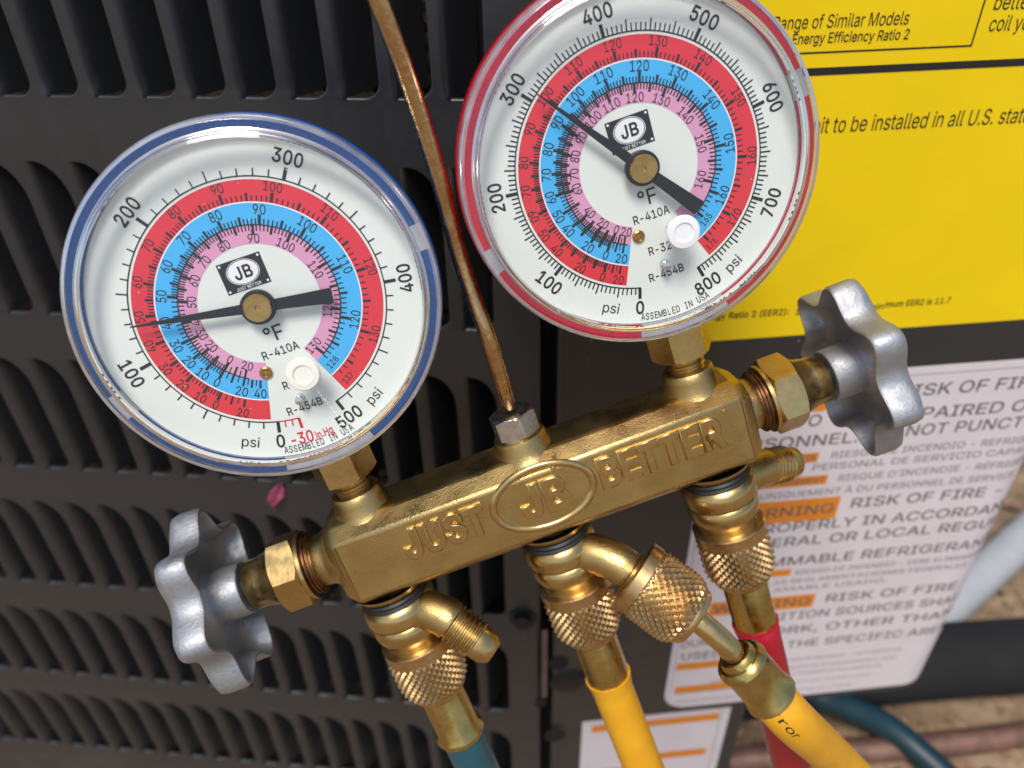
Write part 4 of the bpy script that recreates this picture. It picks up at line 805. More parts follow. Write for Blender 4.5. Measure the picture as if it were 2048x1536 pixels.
# --- white warning sticker that runs round the rounded corner
warn = thing("warning_sticker", parent=unit, mat=bmat(MRp), label="white warning sticker with grey capitals and orange boxes, wrapped round the panel corner")
WT, WB = CAMH - 168.6, CAMH - 385.5
sheet("sticker_sheet", 63.2, 225, WB, WT, 0.15, STICKER, warn, rc=13)
bar(66.0, 214, WT - 4.2, WT - 3.6, PANEL_G, warn, name="border_line")
bar(65.4, 66.0, WB + 4, WT - 4, PANEL_G, warn, name="border_line")
def wl(p0, p1, t, cap, mat=None, bold=0.012):
    return line(p0, p1, t, cap, mat or LETTER, warn, bold)
CB = 5.6
wl((1795, 797), (2120, 766), "RISK OF FIRE -", CB)
wl((1782, 842), (2140, 812), "REPAIRED ONLY", CB)
wl((1525, 859), (1640, 850), "UE TO", CB)
wl((1500, 898), (1712, 886), "RSONNEL.", CB)
wl((1738, 878), (2120, 846), "DO NOT PUNCTURE", CB)
wl((1661, 916), (2140, 877), "RIESGO DE INCENDIO - REFRIGERANTE", 3.5, LETTER_S)
wl((1624, 939), (2150, 899), "PERSONAL DE SERVICIO CAPACITADO", 3.5, LETTER_S)
wl((1675, 961), (2110, 926), "RISQUE D'INCENDIE - R\u00c9FRIG\u00c9RANT", 3.5, LETTER_S)
wl((1519, 999), (2030, 956), "UNIQUEMENT \u00c0 DU PERSONNEL DE SERVICE", 3.5, LETTER_S)
wl((1700, 1014), (2000, 990), "RISK OF FIRE -", CB)
wl((1500, 1066), (2058, 1022), "PROPERLY IN ACCORDANCE", CB)
wl((1462, 1098), (2030, 1054), "FEDERAL OR LOCAL REGULA", CB)
wl((1462, 1137), (1990, 1095), "FLAMMABLE REFRIGERANT", CB)
wl((1590, 1145), (1975, 1117), "RIESGO DE INCENDIO - DEBE ELIMINARSE", 3.0, LETTER_S)
wl((1500, 1169), (1930, 1138), "DE LAS REGLAMENTACIONES FEDERALES", 3.0, LETTER_S)
wl((1480, 1187), (1770, 1166), "INFLAMABLE USADO.", 3.0, LETTER_S)
wl((1650, 1203), (1945, 1176), "RISK OF FIRE -", CB)
wl((1494, 1241), (1935, 1209), "IGNITION SOURCES SHALL", CB)
wl((1500, 1270), (1905, 1237), "WORK, OTHER THAN", CB)
wl((1362, 1294), (1500, 1283), "DURING IN", CB)
wl((1572, 1293), (1895, 1266), "THE SPECIFIC AREA", CB)
wl((1362, 1318), (1530, 1305), "USED UNIT", CB)
for k, (pa, pb, tx) in enumerate([((1560, 1322), (1800, 1302), "RIESGO DE INCENDIO - LAS FUENTES DE"), ((1560, 1337), (1790, 1318), "IGNICION NO SE UTILIZARAN EN EL AREA"),
                                  ((1420, 1362), (1760, 1336), "RISQUE D'INCENDIE - LES SOURCES D'ALLUMAGE NE"), ((1350, 1386), (1740, 1354), "DOIVENT PAS ETRE UTILISEES PENDANT LES TRAVAUX SAUF"),
                                  ((1350, 1403), (1700, 1374), "CELLES INDIQUEES DANS LA ZONE PRECISE DE L'UNITE")]):
    wl(pa, pb, tx, 2.4, LETTER_S, 0.0)
def obox(p0, p1, z0p, z1p, tx=None, cap=CB):
    """orange box between two points, with its word"""
    s0, s1 = sp(p0)[0], sp(p1)[0]
    za, zb_ = sp(z0p)[1], sp(z1p)[1]
    bar(s0, s1, min(za, zb_), max(za, zb_), ORANGE, warn, lift=0.24, name="orange_box")
    if tx:
        v, f = text(tx, cap, 0.02, width=(s1 - s0) * 0.93, align='c')
        v = v.copy(); v[:, 0] += (s0 + s1) / 2; v[:, 1] += (za + zb_) / 2; v[:, 2] = 0.30
        mk("box_word", bend(v), f, LETTER, warn, smooth=False)
obox((1455, 1010), (1678, 1005), (1640, 995), (1640, 1038), "WARNING")
obox((1420, 1210), (1626, 1205), (1590, 1190), (1590, 1216), "WARNING")
obox((1560, 800), (1655, 800), (1640, 803), (1640, 822))
obox((1500, 915), (1637, 910), (1625, 905), (1625, 924), "ADVERTENCIA", 3)
obox((1500, 970), (1653, 960), (1640, 950), (1640, 968), "AVERTISSEMENT", 3)
obox((1440, 1145), (1582, 1140), (1560, 1139), (1560, 1152))
obox((1352, 1336), (1455, 1325), (1400, 1323), (1400, 1336))
obox((1350, 1376), (1475, 1366), (1400, 1369), (1400, 1382))
for k, (pa, pb) in enumerate([((1600, 872), (1600, 875)), ((1600, 1170), (1600, 1172))]):
    pass
zz = sp((1700, 1165))[1]

# --- small sticker on the valve plate
small = thing("lower_sticker", parent=unit, mat=bmat(MRp), label="small white sticker with orange bars on the lower plate")
def sheet2(name, s0, s1, z0, z1, lift, mat):
    return mk(name, [(s0, z0, lift), (s1, z0, lift), (s1, z1, lift), (s0, z1, lift)], [(0, 1, 2, 3)], mat, small, smooth=False)
LZ = ZBOT - 2.0
sheet2("sticker_sheet", 20.5, 104, LZ - 150, LZ, -3.2, STICKER)
sheet2("orange_bar", 26, 98, LZ - 14, LZ - 7.5, -3.05, ORANGE)
sheet2("orange_bar", 60, 95, LZ - 50, LZ - 43, -3.05, ORANGE)
sheet2("orange_bar", 26, 60, LZ - 62, LZ - 55, -3.05, ORANGE)
sheet2("border_line", 98.6, 99.3, LZ - 148, LZ - 3, -3.05, PANEL_G)

# --- bolts, holes on the corner post
def hexbolt(p, side, r=3.4, name="panel_bolt"):
    s, z = (on_left if side == 'L' else on_right)(p)
    lift = 0.0
    v, f = join(lathe([(r * 1.5, 0.05), (r * 1.45, 0.9), (r * 0.9, 1.1)], 28), hexnut(r, 0.9, 4.2), lathe([(0.01, 4.2), (r * 0.5, 4.2)], 20))
    M = np.eye(4); M[:3, 3] = (s, z, lift)
    return mk(name, v, f, BOLT, unit, loc=bmat((MLp if side == 'L' else MRp) @ M))
hexbolt((1046, 1235), 'L', 4.6)
def hole(p, r, name="knockout_hole"):
    s, z = on_right(p)
    v, f = lathe([(0.01, 0.12), (r * 0.86, 0.12), (r, 0.32), (r * 1.08, 0.1)], 36)
    M = np.eye(4); M[:3, 3] = (s, z, 0.1)
    return mk(name, v, f, BLACK_HOLE, unit, loc=bmat(MRp @ M))
hole((1116, 1326), 5.0)
hole((1110, 1470), 5.6)
hole((1082, 1406), 3.0)
v, f = lathe([(0.01, 1.6), (6.0, 1.5), (9.0, 1.0), (10.0, 0.1)], 40)
s, z = on_right((1138, 1362))
M = np.eye(4); M[:3, 3] = (s, z, 0.1); 
mk("plug_cap", v, f, BOLT, unit, loc=bmat(MRp @ M))
s, z = on_right((1088, 1330))
mk("pinkish_strip", [(s - 1.2, z - 28, 0.2), (s + 1.6, z - 28, 0.2), (s + 1.6, z + 28, 0.2), (s - 1.2, z + 28, 0.2)], [(0, 1, 2, 3)], PINKISH, unit, smooth=False, loc=bmat(MRp))  # narrow strip in a lighter, pinkish brown than the panel

# ------------------------------------------------------------------ things on the soil, right of the unit
def world_at(p, height):
    o = np.array([0, 0, CAMH]); d = RW @ ray(p); t = (height - CAMH) / d[2]
    return o + d * t
# black foam-covered line
a, b = world_at((1480, 1362), 30), world_at((2300, 1296), 30)
pth = spline([a + (a - b) * 0.05, a, (a + b) / 2 + np.array([0, 3, 1]), b, b + (b - a) * 0.25], 10)
tag(mk("insulated_pipe", *tube(pth, 28, 36), FOAM), "thick black foam covered pipe lying on the soil", "pipe")
a, b = world_at((1560, 1512), 9), world_at((2250, 1440), 9)
pth = spline([a + (a - b) * 0.15, a, (a + b) / 2 + np.array([0, -4, 0]), b, b + (b - a) * 0.3], 10)
tag(mk("copper_pipe", *tube(pth, 9, 24), PIPE_CU), "thin weathered copper pipe lying on the soil in front of the black pipe", "pipe")
a, b = world_at((1905, 1205), 36), world_at((2130, 1000), 36)
pth = np.array([a + (b - a) * t for t in np.linspace(-0.5, 1.8, 14)])
tag(mk("conduit", *tube(pth, 16, 36), CONDUIT), "pale grey plastic conduit beyond the corner of the white sticker", "conduit")
pth = spline([world_at((1560, 1340), 20), world_at((1620, 1385), 40), world_at((1690, 1412), 36), world_at((1770, 1450), 24), world_at((1840, 1505), 16), world_at((1930, 1590), 12), world_at((2040, 1720), 12)], 14)
tag(mk("dark_hose", *tube(pth, 9.5, 28), HOSE_D), "dark teal hose curving over the soil below the white sticker", "hose")
# ================================================================== the manifold gauge set
CLp, CRp = ray((521.05, 608.9)) * 176.0, ray((1277.5, 333.4)) * 176.0
MO = (CLp + CRp) / 2
E1 = nrm(CRp - CLp)
_n = nrm([.13, -.34, 1.0])
E3 = nrm(_n - E1 * (_n @ E1))
E2 = np.cross(E3, E1)
MM = np.eye(4)
MM[:3, 0], MM[:3, 1], MM[:3, 2], MM[:3, 3] = RW @ E1, RW @ E2, RW @ E3, W(MO)
def mproj(q):
    P = MO + E1 * q[0] + E2 * q[1] + E3 * q[2]
    return CX - FPX * P[0] / P[2], CY + FPX * P[1] / P[2]
def m_at(p, z):
    d = ray(p); t = (MO @ E3 + z) / (d @ E3); q = d * t - MO
    return np.array([q @ E1, q @ E2, z])
def m_depth(p, depth):
    q = ray(p) * depth - MO
    return np.array([q @ E1, q @ E2, q @ E3])

man = thing("manifold_gauge_set", "brass two valve manifold with a blue and a red pressure gauge hanging on a rod", "gauge set", mat=bmat(MM))

# ---- cast body
YC, ZM = -74.6, -15.2
sec = [(-85.2, -4.0), (-66.6, -4.0), (-63.0, -9.2), (-62.6, -21), (-66.6, -26.4), (-84.0, -26.4), (-88.4, -21.5), (-88.4, -8.0)]
def section(x, s):
    return [(x, YC + (y - YC) * s, ZM + (z - ZM) * s) for y, z in sec]
V, F = [], []
xs = [(-60.6, 0.80), (-57.6, 0.985), (-56.8, 1.0), (56.8, 1.0), (57.6, 0.985), (60.6, 0.80)]
for x, s in xs:
    V += section(x, s)
ns = len(sec)
for i in range(len(xs) - 1):
    for k in range(ns):
        F.append((i * ns + k, (i + 1) * ns + k, (i + 1) * ns + (k + 1) % ns, i * ns + (k + 1) % ns))
F.append(tuple(range(ns))); F.append(tuple(reversed([(len(xs) - 1) * ns + k for k in range(ns)])))
body = mk("manifold_body", V, F, BRASS, man, angle=30)
bv = body.modifiers.new("soft_edges", 'BEVEL'); bv.width = 0.0011; bv.segments = 3; bv.limit_method = 'ANGLE'; bv.angle_limit = math.radians(20)
# raised lettering, oval ring, casting pips
def raised(name, s, cap, width, x, y):
    v, f = text(s, cap, 0.055, width=width, align='c', extrude=0.40, bevel=0.42)
    v = v.copy(); v[:, 0] += x; v[:, 1] += y; v[:, 2] += -4.0
    return mk(name, v, f, BRASS_W, body, angle=50)
raised("raised_word", "JUST", 7.8, 23.5, -28.6, -73.4)
raised("raised_word", "BETTER", 7.8, 35.6, 33.0, -73.2)
raised("raised_monogram", "JB", 8.6, 13.6, -0.6, -73.8)
ring = []
for k in range(97):
    a = 2 * math.pi * k / 96
    ring.append((-0.6 + 13.9 * math.cos(a), -73.7 + 9.0 * math.sin(a), -4.0))
V, F = [], []
prof = [(-1.1, -0.1), (-0.8, 0.42), (-0.35, 0.66), (0.35, 0.66), (0.8, 0.42), (1.1, -0.1)]
for k in range(96):
    a = 2 * math.pi * k / 96
    for w_, h_ in prof:
        V.append((-0.6 + (13.9 + w_) * math.cos(a), -73.7 + (9.0 + w_) * math.sin(a), -4.0 + h_))
F = [(k * 6 + i, ((k + 1) % 96) * 6 + i, ((k + 1) % 96) * 6 + i + 1, k * 6 + i + 1) for k in range(96) for i in range(5)]
mk("raised_oval", V, F, BRASS_W, body)
for q in [(5.6, -63.6, -4.6), (4.4, -66.9, -4.05), (52.0, -68.2, -4.0)]:
    v, f = lathe([(0.75, -0.1), (0.7, 0.2), (0.45, 0.3), (0.3, 0.05), (0.01, 0.05)], 16)
    mk("casting_pip", v + np.array(q), f, BRASS, body)

Yax = np.array([0, 1.0, 0])
# ---- gauge posts with thread and hex
def post(x):
    M = frame((x, 0, ZM), Yax)
    v, f = lathe([(9.6, -66.5), (8.3, -64.6), (7.5, -62.5), (7.2, -60), (7.0, -58.4), (6.5, -57.6), (5.3, -57.4)], 48)
    mk("gauge_boss", *tf((v, f), M), BRASS, man)
    mk("stem_thread", *tf(thread(5.2, -58.5, -52.5, 1.3, 0.6), M), BRASS_M, man)
    mk("stem_hex", *tf(hexnut(8.5, -53.3, -43.5, ph=math.radians(30)), M), BRASS_M, man, angle=25)
post(-48.4); post(48.0)
# ---- hook boss, nut and rod
M = frame((-1.2, 0, ZM), Yax)
mk("hook_boss", *tf(lathe([(9.8, -66), (8.4, -64), (7.6, -62), (7.4, -60), (7.0, -58.8), (6.2, -58.4), (3, -58.4)], 48), M), BRASS, man)
mk("hook_nut", *tf(join(hexnut(6.6, -58.6, -52.0, ph=0.2)), M), STEEL, man, angle=25)
mk("nut_bore", *tf(lathe([(0.1, -51.95), (3.6, -51.95)], 32), M), BLACK_HOLE, man)
rp = [np.array([-1.2, -60, ZM]), np.array([-1.2, -52, ZM])]
for p, d in [((985, 700), 193.5), ((925, 530), 186), ((875, 345), 175), ((818, 165), 164), ((756, 0), 154), ((700, -140), 146)]:
    rp.append(m_depth(p, d))
HOOK = spline(rp, 10)
mk("hook_rod", *tube(HOOK, 2.1, 24), ROD, man)

# ---- valves and hand wheels
def handle_mesh():
    """seven lobed die-cast hand wheel, hollow towards the body; local z points away from the body"""
    seg = 7 * 18
    lobe = lambda a: 2.0 * ((1 + math.cos(7 * a + 0.5)) / 2) ** 1.25 - 1.0
    def rad(base, amp):
        return lambda a: base + amp * lobe(a)
    rings = [
        (lambda a: 7.0, -4.4), (lambda a: 7.4, -3.8), (lambda a: 7.6, 3.6), (lambda a: 9.0, 5.6),
        (rad(15.0, 0.5), 6.6), (rad(19.0, 2.0), 5.6), (rad(20.4, 2.7), 3.4), (rad(21.2, 2.85), 0.5), (rad(21.6, 2.9), -0.05), (rad(22.3, 2.9), 0.0),
        (rad(22.8, 2.9), 0.7), (rad(22.9, 2.9), 6.2), (rad(22.4, 2.85), 8.0), (rad(20.6, 2.4), 9.2), (rad(15.0, 0.9), 9.6), (lambda a: 8, 9.7), (lambda a: 0.05, 9.7)]
    V, F = [], []
    for fn, h in rings:
        for k in range(seg):
            a = 2 * math.pi * k / seg
            V.append((fn(a) * math.cos(a), fn(a) * math.sin(a), h))
    for j in range(len(rings) - 1):
        for k in range(seg):
            k2 = (k + 1) % seg
            F.append((j * seg + k, (j + 1) * seg + k, (j + 1) * seg + k2, j * seg + k2))
    b = lathe([(3.0, -4.4), (7.2, -4.4)], 40)
    return join((np.array(V), F), b)
HM = handle_mesh()
def valve(sx, hand_rot, lab):
    M = frame((-1.6 if sx > 0 else -0.6, YC, ZM), (sx, 0, 0), (0, 1, 0))
    T = lambda vf: tf(vf, M)
    mk("valve_neck", *T(lathe([(10.6, 57.0), (9.6, 59.6), (8.0, 61.6), (7.4, 63), (7.2, 65.8), (6.9, 66.4)], 48)), BRASS, man)
    mk("seal_ring", *T(thread(8.9, 65.4, 68.4, 1.0, 0.6)), COPPER, man)
    mk("bonnet_nut", *T(join(hexnut(11.2, 68.8, 77.0, ph=0.25), lathe([(9.0, 67.8), (9.7, 67.9), (9.7, 68.9)], 48))), BRASS_M, man, angle=25)
    mk("bonnet_cone", *T(lathe([(9.4, 76.7), (8.6, 77.6), (7.7, 79.2), (7.0, 82), (6.9, 85.0), (6.5, 85.6), (5.4, 85.7), (3, 85.6)], 48)), BRASS_M, man)
    mk("valve_stem", *T(lathe([(4.6, 84.5), (4.6, 92)], 24)), RUBBER, man)
    Mh = M @ frame((0, 0, 91.2), (0, 0, 1)) @ rotz(hand_rot)
    mk("hand_wheel", *HM, ALU, man, loc=bmat(Mh), angle=50, label=lab)
valve(-1, math.radians(20), "silver hand wheel by the louvers, below the blue gauge")
valve(1, math.radians(8), "silver hand wheel in front of the stickers, below the red gauge")

# ---- bottom ports: black seal, grooved swivel collar and side elbow
def knurl_nut(r=10.8, h0=0.0, h1=21.0, collar=4.2, N=56, rowp=1.15):
    """knurled coupling nut, local z from the open (collar) end to the hose end"""
    ks, ke = h0 + collar, h1 - 2.0
    nrow = int((ke - ks) / rowp)
    rowp = (ke - ks) / nrow
    segs = N * 4
    V, F = [], []
    tri = lambda t: abs((t % 1.0) - 0.5) * 2
    rows = []
    rows.append(('c', r * 0.55, h0)); rows.append(('c', r - 0.9, h0)); rows.append(('c', r - 0.25, h0 + 0.5)); rows.append(('c', r - 0.25, ks - 0.5)); rows.append(('c', r - 0.7, ks - 0.1))
    for k in range(nrow * 4 + 1):
        rows.append(('k', r, ks + (ke - ks) * k / (nrow * 4)))
    rows.append(('c', r - 2.3, ke + 0.1)); rows.append(('c', r - 2.3, ke + 0.9)); rows.append(('c', r - 3.2, h1)); rows.append(('c', r * 0.5, h1))
    for kind, rr, h in rows:
        for k in range(segs):
            a = 2 * math.pi * k / segs
            q = rr
            if kind == 'k':
                u = k / 4.0; w_ = (h - ks) / rowp
                p = min(tri((u + w_) * 0.5), tri((u - w_) * 0.5))
                env = min(1, (h - ks) / 1.0, (ke - h) / 2.5)
                taper = 0.0 if h < ke - 5 else 0.055 * (h - ke + 5) ** 2
                q = rr - 0.95 + 1.05 * p * (0.35 + 0.65 * max(0, env)) - taper * 0.9
            V.append((q * math.cos(a), q * math.sin(a), h))
    m = segs
    for j in range(len(rows) - 1):
        for k in range(m):
            k2 = (k + 1) % m
            F.append((j * m + k, j * m + k2, (j + 1) * m + k2, (j + 1) * m + k))
    return np.array(V), F
KN = knurl_nut()

def port(x, elbow_dir, bend_len, thread_len, tip, straight=2.5):
    M = frame((x, 0, ZM), -Yax)
    T = lambda vf: tf(vf, M)
    mk("port_boss", *T(lathe([(11.0, 87.6), (10.3, 89.2), (9.0, 90.2), (5, 90.3)], 48)), BRASS_M, man)
    mk("port_seal", *T(lathe([(5, 90.2), (9.4, 90.2), (9.9, 90.9), (9.6, 91.6), (10.0, 92.3), (9.4, 93.0), (5, 93.0)], 48)), RUBBER, man)
    mk("swivel_collar", *T(lathe([(5, 92.8), (9.6, 92.9), (10.6, 93.8), (10.9, 95.8), (10.7, 98.2), (9.9, 99.0), (9.75, 99.6), (10.3, 100.3), (10.45, 102.2), (10.0, 104.2), (9.3, 105.4), (8.9, 106.6), (8.6, 109.0), (7.0, 109.4)], 56)), BRASS_M, man)
    # elbow
    st = np.array([x, -98.6, ZM])
    d0 = nrm([elbow_dir[0], 0.0, elbow_dir[2]])
    d1 = nrm(elbow_dir)
    p = [st + d0 * 4, st + d0 * 10.0, st + d0 * 10.0 + nrm(d0 + d1) * bend_len, st + d0 * 10.0 + nrm(d0 + d1) * bend_len + d1 * straight]
    sp_ = spline(p, 8)
    mk("side_elbow", *tube(sp_, [6.2] * 6 + [5.6] * (len(sp_) - 6), 32), BRASS, man)
    e = sp_[-1]
    Mt = frame(e - d1 * 1.2, d1)
    if thread_len:
        mk("flare_thread", *tf(thread(5.7, 0, thread_len, 1.5, 0.85), Mt), BRASS_M, man)
        if tip:
            mk("flare_tip", *tf(lathe([(5.1, thread_len - .3), (4.9, thread_len + 3.4), (3.3, thread_len + 5.6), (2.4, thread_len + 5.6), (2.2, thread_len + 2)], 40), Mt), BRASS_M, man)
    return e, d1

PX = (-50.6, -1.2, 47.8)
port(PX[0], np.array([0.52, -0.66, 0.34]), 5.0, 10.5, True, 2.0)
e_m, d_m = port(PX[1], np.array([0.52, -0.64, 0.40]), 7.5, 3.4, False, 3.5)
port(PX[2], np.array([0.84, -0.36, -0.40]), 6.5, 9.0, True, 3.5)

# ---- hoses (each screwed on by its knurled nut)
def hose(name, label, x, mat, path_px, flange, dy=0.0, rr=6.5):
    h = thing(name, label, "hose", "charging hoses on the manifold", mat=bmat(MM))
    M = frame((x, -108.4, ZM), -Yax)
    mk("knurled_nut", *KN, BRASS_K, h, loc=bmat(M))
    # crimped ferrule with flats
    fl = lambda a, r, hh: r * (1 - 0.028 * abs(math.sin(4.5 * a)))
    if flange:
        pr = [(5.2, 20.0), (6.4, 20.3), (6.7, 21.2), (6.8, 36.5), (7.7, 37.6), (7.9, 38.8), (7.5, 39.8), (6.6, 40.0), (5, 40)]
    else:
        pr = [(5.2, 20.0), (6.4, 20.3), (6.8, 21.2), (6.8, 39.6), (6.2, 40.2), (5, 40.2)]
    mk("ferrule", *tf(lathe(pr, 72, fun=fl), M), BRASS_F, h)
    y1 = -108.4 - 38.0
    pts = [np.array([x, y1, ZM]), np.array([x, y1 - 14, ZM])] + [m_depth(p, d) for p, d in path_px]
    pt = spline(pts, 10)
    r = [rr + (0.75 if not flange else 0.0) * max(0, 1 - np.linalg.norm(q - pts[0]) / 5.0) for q in pt]
    mk("hose_tube", *tube(pt, r, 36), mat, h)
    return h
hose("charging_hose", "teal hose on the port under the blue gauge", PX[0], HOSE_T, [((985, 1600), 262), ((1060, 1760), 290)], True)
hose("charging_hose", "yellow hose running straight down from the middle port", PX[1], HOSE_Y, [((1318, 1610), 262), ((1400, 1800), 292)], False)
hose("charging_hose", "red hose on the port under the red gauge", PX[2], HOSE_R, [((1590, 1560), 285), ((1660, 1760), 320)], False)

# the second yellow hose on the elbow of the middle port
h2 = thing("charging_hose", "yellow hose on the bent brass elbow, in front of the red hose", "hose", "charging hoses on the manifold", mat=bmat(MM))
Mn = frame(e_m + d_m * 1.6, d_m)
mk("knurled_nut", *KN, BRASS_K, h2, loc=bmat(Mn))
v, f = text("SUPER", 1.9, 0.02, width=9)
ns0 = e_m + d_m * 22.2
d2 = nrm([0.33, -0.86, 0.10])
tp = spline([ns0 - d_m * 2, ns0 + d_m * 2.5, ns0 + d_m * 6.5 + d2 * 3, ns0 + d_m * 7.5 + d2 * 10, ns0 + d_m * 7.5 + d2 * 20], 10)
mk("bent_tube", *tube(tp, 3.3, 28), BRASS_M, h2)
fs = ns0 + d_m * 7.5 + d2 * 7.0
Mf = frame(fs, d2)
fl = lambda a, r, hh: r * (1 - 0.05 * abs(math.sin(3 * a)) * (1 if 5 < hh < 17 else 0))
mk("ferrule", *tf(lathe([(3.6, 1.0), (4.7, 0.6), (5.4, 1.8), (5.6, 2.6), (6.3, 2.4), (7.2, 3.4), (7.5, 4.6), (7.1, 5.8), (7.0, 16), (7.5, 17.2), (7.7, 18.2), (7.2, 19.0), (6.0, 19.0)], 72, fun=fl), Mf), BRASS_F, h2)
hs = fs + d2 * 16
pt = spline([hs, hs + d2 * 14, m_depth((1690, 1536), 252), m_depth((1850, 1700), 275)], 14)
mk("hose_tube", *tube(pt, 6.5, 36), HOSE_Y, h2)
# the printed mark on it
v, f = text("yror", 2.3, 0.0, width=7.5)
v = v.copy()
dirh = nrm(pt[10] - hs)
toC = nrm((np.array([0, 0, 0]) - (MO + E1 * hs[0] + E2 * hs[1] + E3 * hs[2])))
toM = np.array([toC @ E1, toC @ E2, toC @ E3])
up_ = nrm(toM - dirh * (toM @ dirh)); sd = np.cross(up_, dirh)
P3 = []
arc = np.concatenate([[0], np.cumsum(np.linalg.norm(np.diff(pt, axis=0), axis=1))])
for x, y, z in v:
    q = 6.5 + x
    c0 = np.array([np.interp(q, arc, pt[:, k]) for k in range(3)])
    dh = nrm(np.array([np.interp(q + 1, arc, pt[:, k]) for k in range(3)]) - c0)
    u2 = nrm(toM - dh * (toM @ dh)); s2 = np.cross(u2, dh)
    ang = (y - 1.2) / 6.55 - 0.15
    P3.append(c0 + 6.66 * (u2 * math.cos(ang) + s2 * math.sin(ang)))
mk("hose_print", np.array(P3), f, INK, h2, smooth=False)

# ------------------------------------------------------------------ gauges
ROT = 20.4
OFF = 2.9
def polar(cw, r):
    a = math.radians(cw)
    return r * math.sin(a), r * math.cos(a)

def annulus(r0, r1, c0, c1, z, step=2.0):
    n_ = max(2, int(abs(c1 - c0) / step))
    V, F = [], []
    for k in range(n_ + 1):
        c = c0 + (c1 - c0) * k / n_
        V += [(*polar(c, r0), z), (*polar(c, r1), z)]
    F = [(2 * k, 2 * k + 1, 2 * k + 3, 2 * k + 2) for k in range(n_)]
    return np.array(V), F

def tick(cw, r0, r1, w, z):
    a = math.radians(cw)
    d = np.array([math.sin(a), math.cos(a)]); p = np.array([d[1], -d[0]])
    q = [d * r0 - p * w / 2, d * r0 + p * w / 2, d * r1 + p * w / 2, d * r1 - p * w / 2]
    return np.array([(x, y, z) for x, y in q]), [(3, 2, 1, 0)]

def num(s, cw, r, cap, bold, z, xs=0.92):
    x, y = polar(cw, r)
    a = -math.radians(cw)
    if abs(cw) > 92: a += math.pi
    return tf(text(s, cap, bold, xs), at2(x, y, z, a))

